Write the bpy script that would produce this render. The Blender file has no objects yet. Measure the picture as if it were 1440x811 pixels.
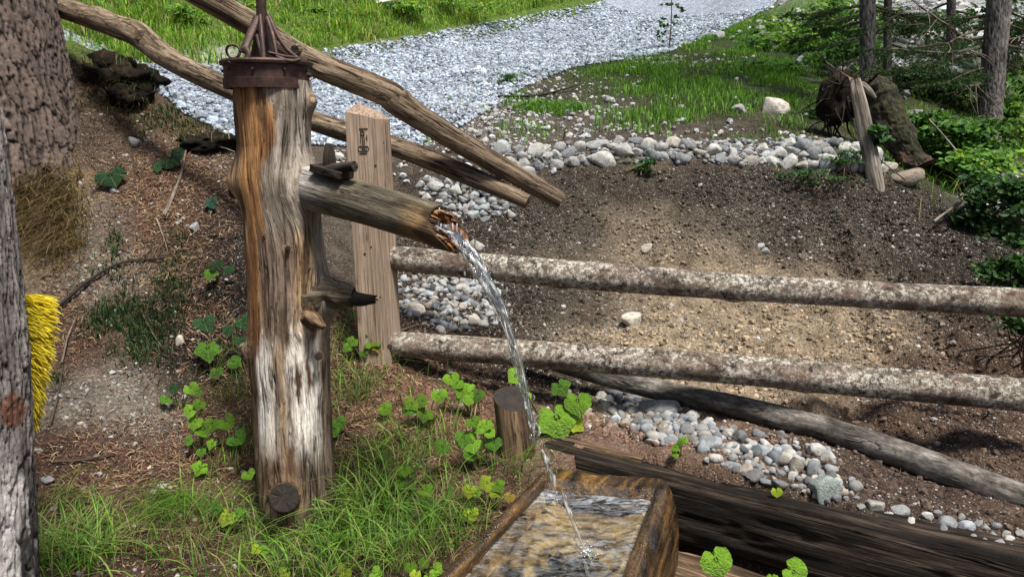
import bpy, bmesh, math, random
import numpy as np
from mathutils import Vector, Matrix, Euler

# ------------------------------------------------------------------ camera, light, exposure
SC = bpy.context.scene
COL = SC.collection
CAMZ, TH, FPX = 1.6, math.radians(12), 1050.0
CT, ST = math.cos(TH), math.sin(TH)
cam = bpy.data.cameras.new('camera')
cam.sensor_width = 36
cam.lens = 36 * FPX / 1440
cam.clip_start, cam.clip_end = 0.05, 500
camo = bpy.data.objects.new('camera', cam)
camo.location = (0, 0, CAMZ)
camo.rotation_euler = (math.pi / 2 - TH, 0, 0)
COL.objects.link(camo)
SC.camera = camo

SUN_EL, SUN_AZ = math.radians(66), math.atan2(0.28, -0.40)     # behind and left of the camera
W = bpy.data.worlds.new('World')
SC.world = W
W.use_nodes = True
_sky = W.node_tree.nodes.new('ShaderNodeTexSky')
_sky.sky_type = 'NISHITA'
_sky.sun_disc = False
_sky.sun_elevation = SUN_EL
_sky.sun_rotation = SUN_AZ
_sky.dust_density = 3.5
_sky.ozone_density = 0.6
_bg = W.node_tree.nodes['Background']
W.node_tree.links.new(_sky.outputs[0], _bg.inputs[0])
_bg.inputs[1].default_value = 0.075
_sun = bpy.data.lights.new('sun', 'SUN')
_sun.energy = 4.7
_sun.angle = math.radians(12)
_sun.color = (1, 0.95, 0.86)
suno = bpy.data.objects.new('sun', _sun)
_sd = Vector((math.sin(SUN_AZ) * math.cos(SUN_EL), math.cos(SUN_AZ) * math.cos(SUN_EL), math.sin(SUN_EL)))
suno.rotation_euler = _sd.to_track_quat('Z', 'Y').to_euler()
COL.objects.link(suno)
SC.view_settings.view_transform = 'Standard'
SC.view_settings.look = 'None'
SC.view_settings.gamma = 1
SC.view_settings.exposure = 0.48
SC.cycles.max_bounces = 8
SC.cycles.transparent_max_bounces = 12
SC.cycles.caustics_reflective = False
SC.cycles.caustics_refractive = False

# ------------------------------------------------------------------ helpers: geometry of the view
rng = np.random.default_rng(11)
R = random.Random(5)


def P(px, py, d):
    """point seen at photo pixel (px, py), d metres along the optical axis"""
    u, v = (px - 720) / FPX, (405.5 - py) / FPX
    return np.array([u * d, d * (CT + ST * v), CAMZ + d * (-ST + CT * v)])


def PY(px, py, Y):
    v = (405.5 - py) / FPX
    return P(px, py, Y / (CT + ST * v))


def PZ(px, py, z):
    v = (405.5 - py) / FPX
    return P(px, py, (z - CAMZ) / (-ST + CT * v))


def proj(V):
    V = np.asarray(V, float)
    x, y, z = V[..., 0], V[..., 1], V[..., 2] - CAMZ
    d = np.maximum(y * CT - z * ST, 0.05)
    return 720 + FPX * x / d, 405.5 - FPX * (y * ST + z * CT) / d, d


def sstep(a, b, x):
    t = np.clip((x - a) / (b - a), 0, 1)
    return t * t * (3 - 2 * t)


def _h(ix, iy, iz, k=0):
    h = (ix * 374761393 + iy * 668265263 + iz * 1274126177 + k * 974711) & 0xffffffff
    h = ((h ^ (h >> 13)) * 1274126177) & 0xffffffff
    h = ((h ^ (h >> 16)) * 2246822519) & 0xffffffff
    return ((h ^ (h >> 15)) & 0xffffff) / float(0xffffff)


def vnoise(p):
    p = np.asarray(p, float)
    i = np.floor(p).astype(np.int64)
    f = p - i
    u = f * f * (3 - 2 * f)
    out = 0
    for dx in (0, 1):
        wx = u[:, 0] if dx else 1 - u[:, 0]
        for dy in (0, 1):
            wy = u[:, 1] if dy else 1 - u[:, 1]
            for dz in (0, 1):
                wz = u[:, 2] if dz else 1 - u[:, 2]
                out = out + wx * wy * wz * _h(i[:, 0] + dx, i[:, 1] + dy, i[:, 2] + dz)
    return out * 2 - 1


def fbm(p, octv=4, rough=0.5):
    p = np.asarray(p, float)
    a, s, t = 1.0, 0, 0
    for k in range(octv):
        s = s + a * vnoise(p * 2 ** k + 17.3 * k)
        t += a
        a *= rough
    return s / t


def cell2(p):
    """2-D cellular noise: F1, F2-F1 and a random value per cell"""
    i = np.floor(p).astype(np.int64)
    n = len(p)
    f1 = np.full(n, 9.0)
    f2 = np.full(n, 9.0)
    idv = np.zeros(n)
    z0 = np.zeros(n, np.int64)
    for dx in (-1, 0, 1):
        for dy in (-1, 0, 1):
            cx, cy = i[:, 0] + dx, i[:, 1] + dy
            qx = cx + _h(cx, cy, z0, 1)
            qy = cy + _h(cx, cy, z0, 2)
            d = np.hypot(p[:, 0] - qx, p[:, 1] - qy)
            r = _h(cx, cy, z0, 3)
            near = d < f1
            f2 = np.where(near, f1, np.minimum(f2, d))
            idv = np.where(near, r, idv)
            f1 = np.where(near, d, f1)
    return f1, f2 - f1, idv


# ------------------------------------------------------------------ helpers: objects
def tag(o, label=None, cat=None, group=None, kind=None):
    if label: o['label'] = label
    if cat: o['category'] = cat
    if group: o['group'] = group
    if kind: o['kind'] = kind
    return o


def link(name, me, parent=None):
    o = bpy.data.objects.new(name, me)
    COL.objects.link(o)
    if parent is not None:
        o.parent = parent
        o.matrix_parent_inverse = Matrix.Translation(-Vector(parent.location)) if parent.location.length else Matrix()
    return o


def empty(name, loc, label, cat, group=None):
    o = bpy.data.objects.new(name, None)
    o.location = Vector(loc)
    o.empty_display_size = 0.05
    COL.objects.link(o)
    return tag(o, label, cat, group)


def mesh(name, V, faces, mats, attrs=None, smooth=True, mi=None):
    """faces: one array (n,k) or a list of such arrays; mi: material index per array"""
    if not isinstance(faces, (list, tuple)): faces = [faces]
    faces = [np.asarray(f, np.int32) for f in faces if len(f)]
    me = bpy.data.meshes.new(name)
    V = np.asarray(V, np.float32)
    me.vertices.add(len(V))
    me.vertices.foreach_set('co', V.ravel())
    loops = np.concatenate([f.ravel() for f in faces])
    sizes = np.concatenate([np.full(len(f), f.shape[1]) for f in faces])
    start = np.concatenate([[0], np.cumsum(sizes)[:-1]]).astype(np.int32)
    me.loops.add(len(loops))
    me.loops.foreach_set('vertex_index', loops)
    me.polygons.add(len(sizes))
    me.polygons.foreach_set('loop_start', start)
    me.polygons.foreach_set('use_smooth', np.full(len(sizes), smooth))
    if not isinstance(mats, (list, tuple)): mats = [mats]
    for m in mats: me.materials.append(m)
    if mi is not None:
        me.polygons.foreach_set('material_index', np.concatenate([np.full(len(f), k, np.int32) for f, k in zip(faces, mi)]))
    for k, a in (attrs or {}).items():
        a = np.asarray(a, np.float32)
        if a.ndim == 1:
            at = me.attributes.new(k, 'FLOAT', 'POINT')
            at.data.foreach_set('value', a)
        elif k == 'col':
            at = me.attributes.new(k, 'FLOAT_COLOR', 'POINT')
            at.data.foreach_set('color', np.concatenate([a, np.ones((len(a), 1), np.float32)], 1).ravel())
        else:
            at = me.attributes.new(k, 'FLOAT_VECTOR', 'POINT')
            at.data.foreach_set('vector', a.ravel())
    me.update(calc_edges=True)
    me.validate()
    return me


def spline(pts, n):
    pts = np.asarray(pts, float)
    if len(pts) == 2: return pts[0] + (pts[1] - pts[0]) * np.linspace(0, 1, n)[:, None]
    p = np.vstack([2 * pts[0] - pts[1], pts, 2 * pts[-1] - pts[-2]])
    t = np.linspace(0, len(pts) - 1 - 1e-9, n)
    k = t.astype(int)
    f = (t - k)[:, None]
    a, b, c, d = p[k], p[k + 1], p[k + 2], p[k + 3]
    return 0.5 * (2 * b + (c - a) * f + (2 * a - 5 * b + 4 * c - d) * f ** 2 + (3 * b - a - 3 * c + d) * f ** 3)


def tube(pts, rad, sides=16, rings=24, amp=0.0, freq=(8, 8, 3), seed=0.0, extra=None, cap=True, capjag=0.0, flat=1.0, nref=(0, -1, 0), rsig=None):
    """swept log; angle 0 faces nref. Returns dict(V, F, grain, ang, L, cap)"""
    c = spline(pts, rings)
    rad = np.atleast_1d(np.asarray(rad, float))
    r = np.interp(np.linspace(0, 1, rings), np.linspace(0, 1, len(rad)), rad) if len(rad) > 1 else np.full(rings, rad[0])
    T = np.gradient(c, axis=0)
    T /= np.linalg.norm(T, axis=1)[:, None] + 1e-12
    n = np.array(nref, float)
    N = np.zeros_like(T)
    for k in range(rings):
        n = n - T[k] * n.dot(T[k])
        l = np.linalg.norm(n)
        if l < 1e-6:
            n = np.cross(T[k], (0.3, 0.5, 0.8))
            l = np.linalg.norm(n)
        n = n / l
        N[k] = n
    B = np.cross(T, N)
    L = np.concatenate([[0], np.cumsum(np.linalg.norm(np.diff(c, axis=0), axis=1))])
    # seam at the back: angles from -pi to pi
    ang = np.linspace(-math.pi, math.pi, sides, endpoint=False)
    A, LL = np.meshgrid(ang, L)
    A, LL = A.ravel(), LL.ravel()
    rr = np.repeat(r, sides)
    rm = float(np.mean(r))
    grain = np.stack([rm * np.cos(A), rm * np.sin(A), LL], 1) + seed
    off = rr.copy()
    if amp: off = off * (1 + amp * fbm(grain * np.array(freq) , 4))
    if extra is not None: off = off + extra(A, LL, grain)
    ci, Ni, Bi = (np.repeat(x, sides, 0) for x in (c, N, B))
    V = ci + off[:, None] * (np.cos(A)[:, None] * Ni + flat * np.sin(A)[:, None] * Bi)
    i = np.arange(rings - 1)[:, None] * sides
    j = np.arange(sides)[None, :]
    j2 = (j + 1) % sides
    F = np.stack([i + j, i + j2, i + sides + j2, i + sides + j], -1).reshape(-1, 4)
    capf, capv = [], np.zeros(len(V))
    if cap:
        for e in (0, rings - 1):
            ring = V[e * sides:(e + 1) * sides].copy()
            g = grain[e * sides:(e + 1) * sides].copy()
            if capjag:
                ring += T[e] * (capjag * rng.uniform(-1, 1, (sides, 1)))
            b = len(V)
            cc = ring.mean(0) 
            half = cc + (ring - cc) * 0.55 + T[e] * rng.uniform(-.004, .004, (sides, 1)) * (1 if sides > 12 else 0)
            V = np.vstack([V, ring, half, cc])
            gc = g.mean(0)
            grain = np.vstack([grain, g, gc + (g - gc) * 0.55, gc])
            capv = np.concatenate([capv, np.ones(2 * sides + 1)])
            jj = np.arange(sides)
            q = np.stack([b + jj, b + (jj + 1) % sides, b + sides + (jj + 1) % sides, b + sides + jj], 1)
            t = np.stack([b + sides + jj, b + sides + (jj + 1) % sides, np.full(sides, b + 2 * sides)], 1)
            if e == 0: q, t = q[:, ::-1], t[:, ::-1]
            capf += [q, t]
            A = np.concatenate([A, A[e * sides:(e + 1) * sides], A[e * sides:(e + 1) * sides], [0]])
            LL = np.concatenate([LL, np.full(2 * sides + 1, L[e])])
    F = F[:, ::-1]
    capf = [f[:, ::-1] for f in capf]
    return dict(V=V, F=F, CF=capf, grain=grain, ang=A, L=LL, cap=capv, path=c, T=T, N=N, B=B, r=r)


def tobj(name, t, mat, parent=None, col=None, capmat=None, smooth=True):
    at = dict(grain=t['grain'], cap=t['cap'])
    if col is not None: at['col'] = col
    fs = [t['F']] + t['CF']
    me = mesh(name, t['V'], fs, [mat, capmat or mat], at, smooth, [0] + [1] * len(t['CF']))
    return link(name, me, parent)


def join(parts):
    """parts: list of (V, faces(list or array), attrs dict) -> one"""
    Vs, Fs, At, b = [], {}, {}, 0
    for V, Fc, at in parts:
        Vs.append(V)
        for f in (Fc if isinstance(Fc, (list, tuple)) else [Fc]):
            f = np.asarray(f)
            if len(f): Fs.setdefault(f.shape[1], []).append(f + b)
        for k, a in at.items(): At.setdefault(k, []).append(np.asarray(a, float))
        b += len(V)
    return np.vstack(Vs), [np.vstack(x) for x in Fs.values()], {k: np.concatenate(a) for k, a in At.items()}


def rotmats(n, rg=rng):
    q = rg.normal(size=(n, 4))
    q /= np.linalg.norm(q, axis=1)[:, None]
    w, x, y, z = q.T
    return np.stack([1 - 2 * (y * y + z * z), 2 * (x * y - z * w), 2 * (x * z + y * w), 2 * (x * y + z * w), 1 - 2 * (x * x + z * z), 2 * (y * z - x * w),
                     2 * (x * z - y * w), 2 * (y * z + x * w), 1 - 2 * (x * x + y * y)], 1).reshape(n, 3, 3)


def ico(sub):
    bm = bmesh.new()
    bmesh.ops.create_icosphere(bm, subdivisions=sub, radius=1)
    V = np.array([v.co[:] for v in bm.verts])
    F = np.array([[v.index for v in f.verts] for f in bm.faces])
    bm.free()
    return V, F


def rock_shape(sub, seed, rough=0.25, cuts=5):
    V, F = ico(sub)
    rg = np.random.default_rng(seed)
    V = V * (1 + rough * .85 * fbm(V * 1.3 + seed * 7.7, 3))[:, None]
    for _ in range(cuts):
        n = rg.normal(size=3)
        n /= np.linalg.norm(n)
        h = rg.uniform(0.45, 0.8)
        d = V @ n
        V = V - np.outer(np.maximum(d - h, 0) * 0.85, n)
    if sub > 2: V = V * (1 + 0.045 * fbm(V * 3.5 + seed, 4))[:, None]
    return V, F


# ------------------------------------------------------------------ helpers: materials
class M:
    def __init__(s, name):
        s.m = bpy.data.materials.new(name)
        s.m.use_nodes = True
        s.t = s.m.node_tree
        s.b = s.t.nodes['Principled BSDF']
        s.out = s.t.nodes['Material Output']

    def put(s, sock, v):
        if isinstance(v, bpy.types.NodeSocket): s.t.links.new(v, sock)
        elif isinstance(v, (tuple, list)) and sock.type == 'RGBA' and len(v) == 3: sock.default_value = (*v, 1)
        else: sock.default_value = v

    def n(s, typ, out=0, ins=None, **props):
        nd = s.t.nodes.new('ShaderNode' + typ)
        for k, v in props.items(): setattr(nd, k, v)
        for k, v in (ins or {}).items(): s.put(nd.inputs[k], v)
        return nd.outputs[out]

    def attr(s, name, out='Vector'): return s.n('Attribute', out, attribute_name=name)
    def obj(s): return s.n('TexCoord', 'Object')
    def map(s, v, sc): return s.n('Mapping', 0, {'Vector': v, 'Scale': sc})
    def noise(s, v, scale=5, detail=4, rough=.55, dist=0): return s.n('TexNoise', 0, {'Vector': v, 'Scale': scale, 'Detail': detail, 'Roughness': rough, 'Distortion': dist})
    def voro(s, v, scale, out='Distance', feature='F1', rnd=1): return s.n('TexVoronoi', out, {'Vector': v, 'Scale': scale, 'Randomness': rnd}, feature=feature)
    def ramp(s, f, *st, interp='LINEAR'):
        nd = s.t.nodes.new('ShaderNodeValToRGB')
        nd.color_ramp.interpolation = interp
        e = nd.color_ramp.elements
        while len(e) < len(st): e.new(.5)
        for k, (p, c) in enumerate(st):
            e[k].position = p
            e[k].color = (c, c, c, 1) if isinstance(c, (int, float)) else (*c, 1)
        s.put(nd.inputs[0], f)
        return nd.outputs[0]
    def mix(s, f, a, b, mode='MIX'):
        nd = s.t.nodes.new('ShaderNodeMix')
        nd.data_type = 'RGBA'
        nd.blend_type = mode
        s.put(nd.inputs[0], f); s.put(nd.inputs[6], a); s.put(nd.inputs[7], b)
        return nd.outputs[2]
    def mul(s, a, b): return s.mix(1.0, a, b, 'MULTIPLY')
    def math(s, op, a, b=0.0): return s.n('Math', 0, {0: a, 1: b}, operation=op)
    def bump(s, h, st=.5, dist=.01): s.put(s.b.inputs['Normal'], s.n('Bump', 0, {'Height': h, 'Strength': st, 'Distance': dist}))
    def set(s, col=None, rough=None, **kw):
        if col is not None: s.put(s.b.inputs['Base Color'], col)
        if rough is not None: s.put(s.b.inputs['Roughness'], rough)
        for k, v in kw.items(): s.put(s.b.inputs[k.replace('_', ' ')], v)
        return s


def vary(m, c, v, scale, lo=.6, hi=1.3, detail=5):
    return m.mul(c, m.ramp(m.noise(v, scale, detail), (.3, lo), (.7, hi)))


def mat_ground():
    m = M('soil')
    o = m.obj()
    c = m.attr('col', 'Color')
    c = vary(m, c, o, 9, .6, 1.35)
    c = vary(m, c, o, 60, .55, 1.45)
    g = m.voro(o, 190, 'Color')
    sep = m.n('SeparateColor', 0, {0: g})
    spk = m.math('MULTIPLY', m.math('GREATER_THAN', sep, .86), m.math('LESS_THAN', m.voro(o, 190), .4))
    c = m.mix(m.math('MULTIPLY', spk, .75), c, (.42, .38, .33))
    m.set(c, .95, Specular_IOR_Level=.08)
    h = m.math('ADD', m.math('MULTIPLY', m.noise(o, 45, 8, .7), 1.0), m.math('MULTIPLY', m.voro(o, 120), -.4))
    m.bump(h, 1.0, .02)
    return m.m


def mat_vcol(name, rough=.9, lo=.75, hi=1.25, scale=80, trans=0.0, bump=.3, spec=.3):
    m = M(name)
    o = m.obj()
    c = vary(m, m.attr('col', 'Color'), o, scale, lo, hi)
    m.set(c, rough, Specular_IOR_Level=spec)
    if bump: m.bump(m.noise(o, scale * 1.5, 4), bump, .004)
    if trans:
        tr = m.n('BsdfTranslucent', 0, {'Color': m.mul(c, (1.25, 1.3, .6))})
        mx = m.n('MixShader', 0, {0: trans, 1: m.b.outputs[0], 2: tr})
        m.t.links.new(mx, m.out.inputs[0])
    return m.m


def mat_stone():
    m = M('limestone')
    o = m.obj()
    c = m.n('ObjectInfo', 'Color')
    c = vary(m, c, o, 2.2, .62, 1.25)
    c = m.mix(m.ramp(m.noise(o, 3.5, 6, .7), (.5, 0), (.68, .55)), c, (.30, .27, .22))
    c = vary(m, c, o, 18, .75, 1.2)
    vein = m.ramp(m.noise(o, 2.0, 3, .5, 1.5), (.485, 0), (.5, .5), (.515, 0))
    c = m.mix(vein, c, (.6, .59, .56))
    c = m.mix(m.ramp(m.noise(o, 1.4, 5, .7), (.52, 0), (.62, .6)), c, (.12, .095, .07))
    m.set(c, .85)
    m.bump(m.noise(o, 9, 8, .7), .5, .06)
    return m.m


def mat_wood(name, dark, mid, light, sx=26, sz=1.6, crack=.5, rough=.8, vcol=False, spec=.2, bump=.6, flecks=.35):
    """weathered timber with grain along the log"""
    m = M(name)
    g = m.attr('grain')
    gs = m.map(g, (sx, sx, sz))
    n1 = m.noise(gs, 1.0, 6, .65, .3)
    n2 = m.noise(m.map(g, (sx * 4, sx * 4, sz * 2)), 1.0, 5, .6)
    if vcol:
        c = m.attr('col', 'Color')
        c = m.mul(c, m.ramp(n1, (.3, .72), (.7, 1.25)))
    else:
        c = m.ramp(n1, (.3, dark), (.48, mid), (.68, light))
    n3 = m.noise(m.map(g, (sx * 11, sx * 11, sz * 9)), 1.0, 4, .65)
    c = m.mul(c, m.ramp(n2, (.3, .68 if vcol else .5), (.65, 1.25 if vcol else 1.35)))
    c = m.mul(c, m.ramp(n3, (.32, .6), (.6, 1.25)))
    fl = m.ramp(m.noise(m.map(g, (sx * 2.6, sx * 2.6, sz * 5)), 1.0, 6, .7), (.56, 0), (.64, flecks))
    c = m.mix(fl, c, (.03, .02, .014))
    ck = m.ramp(m.noise(m.map(g, (sx * 1.3, sx * 1.3, sz * .55)), 1.0, 3, .5, .6), (.47, 0), (.497, 1), (.503, 1), (.53, 0))
    ck = m.math('MULTIPLY', ck, m.ramp(m.noise(g, 7, 3), (.5 - .12 * crack, 0), (.62, 1)))
    c = m.mix(m.math('MULTIPLY', ck, .85), c, (.02, .013, .009))
    m.set(c, rough, Specular_IOR_Level=spec)
    h = m.math('SUBTRACT', m.math('ADD', m.math('MULTIPLY', n1, .6), m.math('ADD', m.math('MULTIPLY', n2, .5), m.math('MULTIPLY', n3, .25))), m.math('ADD', m.math('MULTIPLY', ck, 1.2), m.math('MULTIPLY', fl, .5)))
    m.bump(h, bump, .012)
    return m.m


def mat_endgrain(name, a, b):
    m = M(name)
    g = m.attr('grain')
    ln = m.n('VectorMath', 'Value', {0: m.map(g, (1, 1, 0))}, operation='LENGTH')
    n = m.noise(g, 30, 5)
    w = m.math('SINE', m.math('ADD', m.math('MULTIPLY', ln, 700), m.math('MULTIPLY', n, 8)))
    c = m.mix(m.ramp(w, (.0, 0), (1, 1)), a, b)
    c = m.mul(c, m.ramp(n, (.3, .5), (.7, 1.3)))
    m.set(c, .9)
    m.bump(n, .5, .01)
    return m.m


def mat_lichen():
    """brown pole bark with crusty white lichen"""
    m = M('lichen_bark')
    g = m.attr('grain')
    n1 = m.noise(m.map(g, (16, 16, 6)), 1, 6, .65)
    base = m.ramp(n1, (.28, (.03, .022, .018)), (.42, (.15, .10, .075)), (.58, (.34, .245, .185)), (.75, (.14, .105, .085)))
    crust = m.ramp(m.noise(g, 50, 8, .82), (.45, 0), (.515, 1))
    big = m.ramp(m.noise(m.map(g, (8, 8, 6)), 1, 7, .75), (.42, .04), (.55, 1))
    c = m.mix(m.math('MULTIPLY', crust, big), base, (.70, .66, .57))
    c = m.mix(m.ramp(m.noise(g, 20, 6, .7), (.55, 0), (.63, .9)), c, (.03, .024, .02))
    c = m.mix(m.ramp(m.noise(g, 110, 4, .6), (.58, 0), (.66, .7)), c, (.035, .026, .02))
    m.set(c, .92)
    h = m.math('ADD', m.noise(g, 60, 7, .75), m.math('MULTIPLY', crust, .3))
    m.bump(h, 1.0, .02)
    return m.m


def mat_bark(name, crackc, plate, light, scale=(30, 30, 9)):
    m = M(name)
    g = m.attr('grain')
    n = m.noise(m.map(g, scale), 1, 7, .7, .5)
    c = m.mul(m.attr('col', 'Color'), m.ramp(n, (.3, .5), (.7, 1.4)))
    c = m.mix(m.ramp(m.noise(m.map(g, tuple(x * 2.7 for x in scale)), 1, 5), (.55, 0), (.72, .5)), c, light)
    m.set(c, .95)
    m.bump(m.noise(m.map(g, tuple(x * 1.6 for x in scale)), 1, 8, .75), .9, .03)
    return m.m


def mat_rust():
    m = M('rusty_iron')
    o = m.obj()
    n = m.noise(o, 40, 6, .7)
    c = m.ramp(n, (.35, (.028, .016, .014)), (.55, (.062, .032, .026)), (.72, (.12, .058, .04)))
    m.set(c, .55, Metallic=.35)
    m.bump(m.noise(o, 160, 5, .7), .4, .003)
    return m.m


def mat_trough():
    m = M('wet_trough_wood')
    g = m.attr('grain')
    o = m.obj()
    n1 = m.noise(m.map(g, (30, 30, 4)), 1, 6, .65, .4)
    c = m.ramp(n1, (.36, (.008, .005, .003)), (.5, (.058, .030, .009)), (.66, (.22, .118, .035)))
    c = m.mul(c, m.attr('col', 'Color'))
    c = m.mul(c, m.ramp(m.noise(o, 90, 5, .7), (.35, .45), (.65, 1.45)))
    c = m.mix(m.ramp(m.noise(o, 130, 3), (.66, 0), (.74, .5)), c, (.4, .3, .16))
    m.set(c, m.ramp(m.noise(o, 14, 3), (.4, .16), (.6, .5)), Specular_IOR_Level=.6)
    m.bump(m.math('ADD', n1, m.noise(o, 110, 5, .7)), .6, .012)
    return m.m


def mat_water(tint, blend=.0, white=.0):
    m = M('clear_water')
    fr = m.n('Fresnel', 0, {'IOR': 1.33 if white else 1.8})
    tr = m.n('BsdfTransparent', 0, {'Color': tint})
    gl = m.n('BsdfGlossy', 0, {'Roughness': .04})
    mx = m.n('MixShader', 0, {0: fr, 1: tr, 2: gl})
    if white:
        rf = m.n('BsdfGlass', 0, {'Roughness': .0, 'IOR': 1.33})
        mx = m.n('MixShader', 0, {0: .35, 1: mx, 2: rf})
        df = m.n('BsdfDiffuse', 0, {'Color': (.9, .93, .95)})
        mx = m.n('MixShader', 0, {0: m.ramp(m.noise(m.map(m.attr('grain'), (120, 120, 22)), 1, 4), (.5, 0), (.68, white)), 1: mx, 2: df})
    else:
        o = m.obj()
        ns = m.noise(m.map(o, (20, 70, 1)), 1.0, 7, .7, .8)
        k = m.math('MULTIPLY', m.ramp(ns, (.44, 0), (.78, .8)), m.attr('aer_sheen', 'Fac'))  # diffuse streaks: painted sky reflection plus aerated white
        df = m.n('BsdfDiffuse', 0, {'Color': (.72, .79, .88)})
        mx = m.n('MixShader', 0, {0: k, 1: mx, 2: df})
    m.t.links.new(mx, m.out.inputs[0])
    return m.m


MAT = dict(
    soil=mat_ground(), stone=mat_stone(),
    pebble=mat_vcol('pebbles', .9, .7, 1.25, 60, 0, .3, .15), litter=mat_vcol('needle_litter', .9, .8, 1.2, 50, 0, 0, .1),
    grass=mat_vcol('grass', .55, .8, 1.2, 25, .35, 0), leaf=mat_vcol('leaf', .55, .7, 1.25, 60, .35, .25, .25),
    needle=mat_vcol('needles', .6, .75, 1.25, 20, .15, 0),
    pump=mat_wood('stripped_post_wood', 0, 0, 0, 30, 3.6, .75, .75, True, .25, .8, .3),
    pole=mat_wood('weathered_pole', (.055, .038, .024), (.17, .125, .085), (.33, .26, .185), 22, 2.6, 1.0, .85, False, .2, 1.0, .8),
    spout=mat_wood('spout_wood', (.03, .024, .016), (.10, .08, .055), (.20, .165, .115), 24, 1.6, .4, .75),
    plank=mat_wood('sawn_post_wood', (.21, .15, .108), (.30, .222, .165), (.38, .295, .225), 30, 1.0, .1, .8, False, .2, .25, .0),
    beam=mat_wood('old_timber', (.005, .004, .0035), (.013, .010, .008), (.085, .064, .048), 26, 1.5, 1.0, .8, False, .15, 1.0, .6),
    tanbeam=mat_wood('split_timber', (.03, .02, .013), (.10, .065, .04), (.30, .2, .12), 26, 1.5, .8, .8),
    dead=mat_wood('grey_deadwood', (.06, .05, .04), (.19, .165, .135), (.33, .3, .26), 26, 2, .8, .85),
    twig=mat_wood('twig_bark', (.03, .022, .016), (.09, .066, .048), (.18, .14, .11), 60, 6, .1, .9),
    darkwood=mat_wood('charred_wood', (.008, .007, .006), (.025, .02, .016), (.07, .055, .045), 40, 3, .5, .7),
    greybark=mat_wood('smooth_dark_bark', (.025, .021, .018), (.10, .09, .08), (.27, .25, .23), 14, 6, .2, .75, False, .2, .5, .5),
    endg=mat_endgrain('end_grain', (.20, .13, .075), (.10, .06, .035)), enddark=mat_endgrain('dark_end_grain', (.03, .022, .018), (.012, .009, .008)),
    lichen=mat_lichen(), spruce=mat_bark('spruce_bark', 0, 0, (.2, .155, .14)), grey=mat_bark('grey_bark', 0, 0, (.42, .39, .38), (26, 26, 8)),
    rust=mat_rust(), trough=mat_trough(),
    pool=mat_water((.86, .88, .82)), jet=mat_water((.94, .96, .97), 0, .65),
)
_y = M('yellow_bristle')
_y.set(vary(_y, _y.attr('col', 'Color'), _y.obj(), 60, .8, 1.2), .4)
_t = _y.n('BsdfTranslucent', 0, {'Color': (.95, .8, .05)})
_y.t.links.new(_y.n('MixShader', 0, {0: .3, 1: _y.b.outputs[0], 2: _t}), _y.out.inputs[0])
MAT['yellow'] = _y.m
MAT['earth'] = mat_vcol('dark_earth', .95, .5, 1.5, 45, 0, .9, .08)
_d = M('carved_mark')
_d.set((.045, .032, .024), .9)
MAT['mark'] = _d.m
_f = M('water_foam')
_f.set((.85, .88, .9), .2)
MAT['foam'] = _f.m

# ------------------------------------------------------------------ terrain
CTRL = [(420, 745, 2.75), (200, 811, 2.3), (60, 811, 2.3), (100, 700, 2.75), (300, 700, 2.75), (150, 600, 3.1), (60, 600, 3.0), (300, 600, 3.15),
        (250, 500, 3.45), (100, 500, 3.4), (150, 400, 3.8), (300, 400, 3.75), (60, 300, 4.2), (150, 300, 4.15), (270, 300, 4.1), (330, 400, 3.65),
        (200, 200, 4.6), (110, 190, 4.5), (285, 235, 4.5), (108, 60, 5.0), (160, 92, 4.95), (200, 118, 4.9), (216, 166, 4.85), (280, 195, 4.8), (332, 226, 4.7), (20, 100, 5.2),
        (480, 250, 5.6), (500, 560, 3.1), (520, 650, 2.85), (550, 500, 3.3), (480, 420, 3.95), (650, 640, 2.8), (640, 560, 3.1), (700, 615, 2.85),
        (500, 790, 2.5), (600, 760, 2.42), (600, 700, 2.65), (620, 520, 3.4), (640, 430, 4.1), (600, 360, 4.7), (560, 300, 5.2), (560, 235, 5.8),
        (680, 285, 5.25), (720, 228, 5.6), (800, 225, 5.5), (900, 215, 5.5), (1030, 215, 5.5), (1130, 225, 5.5), (1210, 225, 5.5),
        (800, 252, 5.36), (900, 252, 5.36), (1050, 257, 5.34), (1150, 258, 5.34), (750, 300, 5.12), (900, 320, 5.10), (1100, 320, 5.08), (760, 400, 4.42), (900, 420, 4.38), (1050, 430, 4.3), (1200, 440, 4.12),
        (760, 470, 3.95), (900, 500, 3.82), (1050, 510, 3.7), (1200, 520, 3.52), (900, 565, 3.3), (1050, 590, 3.05), (1250, 600, 2.95), (860, 600, 3.0),
        (1050, 660, 2.63), (1200, 710, 2.4), (1400, 765, 2.16), (1440, 640, 2.75), (1440, 560, 3.1), (1440, 480, 3.55), (1440, 400, 4.2), (1440, 330, 4.9),
        (1440, 250, 6.5), (1300, 255, 5.8), (1300, 330, 5.0),
        (700, 190, 6.3), (850, 190, 6.1), (1000, 195, 5.9), (1150, 190, 6.0), (900, 150, 7.2), (1050, 150, 6.9), (1200, 170, 6.8), (900, 105, 8.8), (1050, 100, 8.8),
        (1080, 50, 12.5), (1200, 60, 11), (1300, 150, 8.3), (1440, 180, 8.2), (1300, 80, 10.5), (1440, 90, 10.8), (1300, 10, 13), (1440, 5, 13),
        (400, 150, 8.0), (560, 205, 6.5), (345, 200, 6.8), (250, 140, 8.6), (460, 75, 11), (330, 95, 9.6), (700, 110, 9), (800, 92, 10.2), (640, 42, 14.5), (900, 40, 15.5), (850, 6, 21),
        (1000, 5, 20), (1080, 10, 16), (560, 30, 13), (400, 30, 11.6), (250, 40, 10.4), (700, 5, 16.5), (560, -30, 14.2), (300, -30, 11.6), (150, 20, 10.2)]
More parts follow.
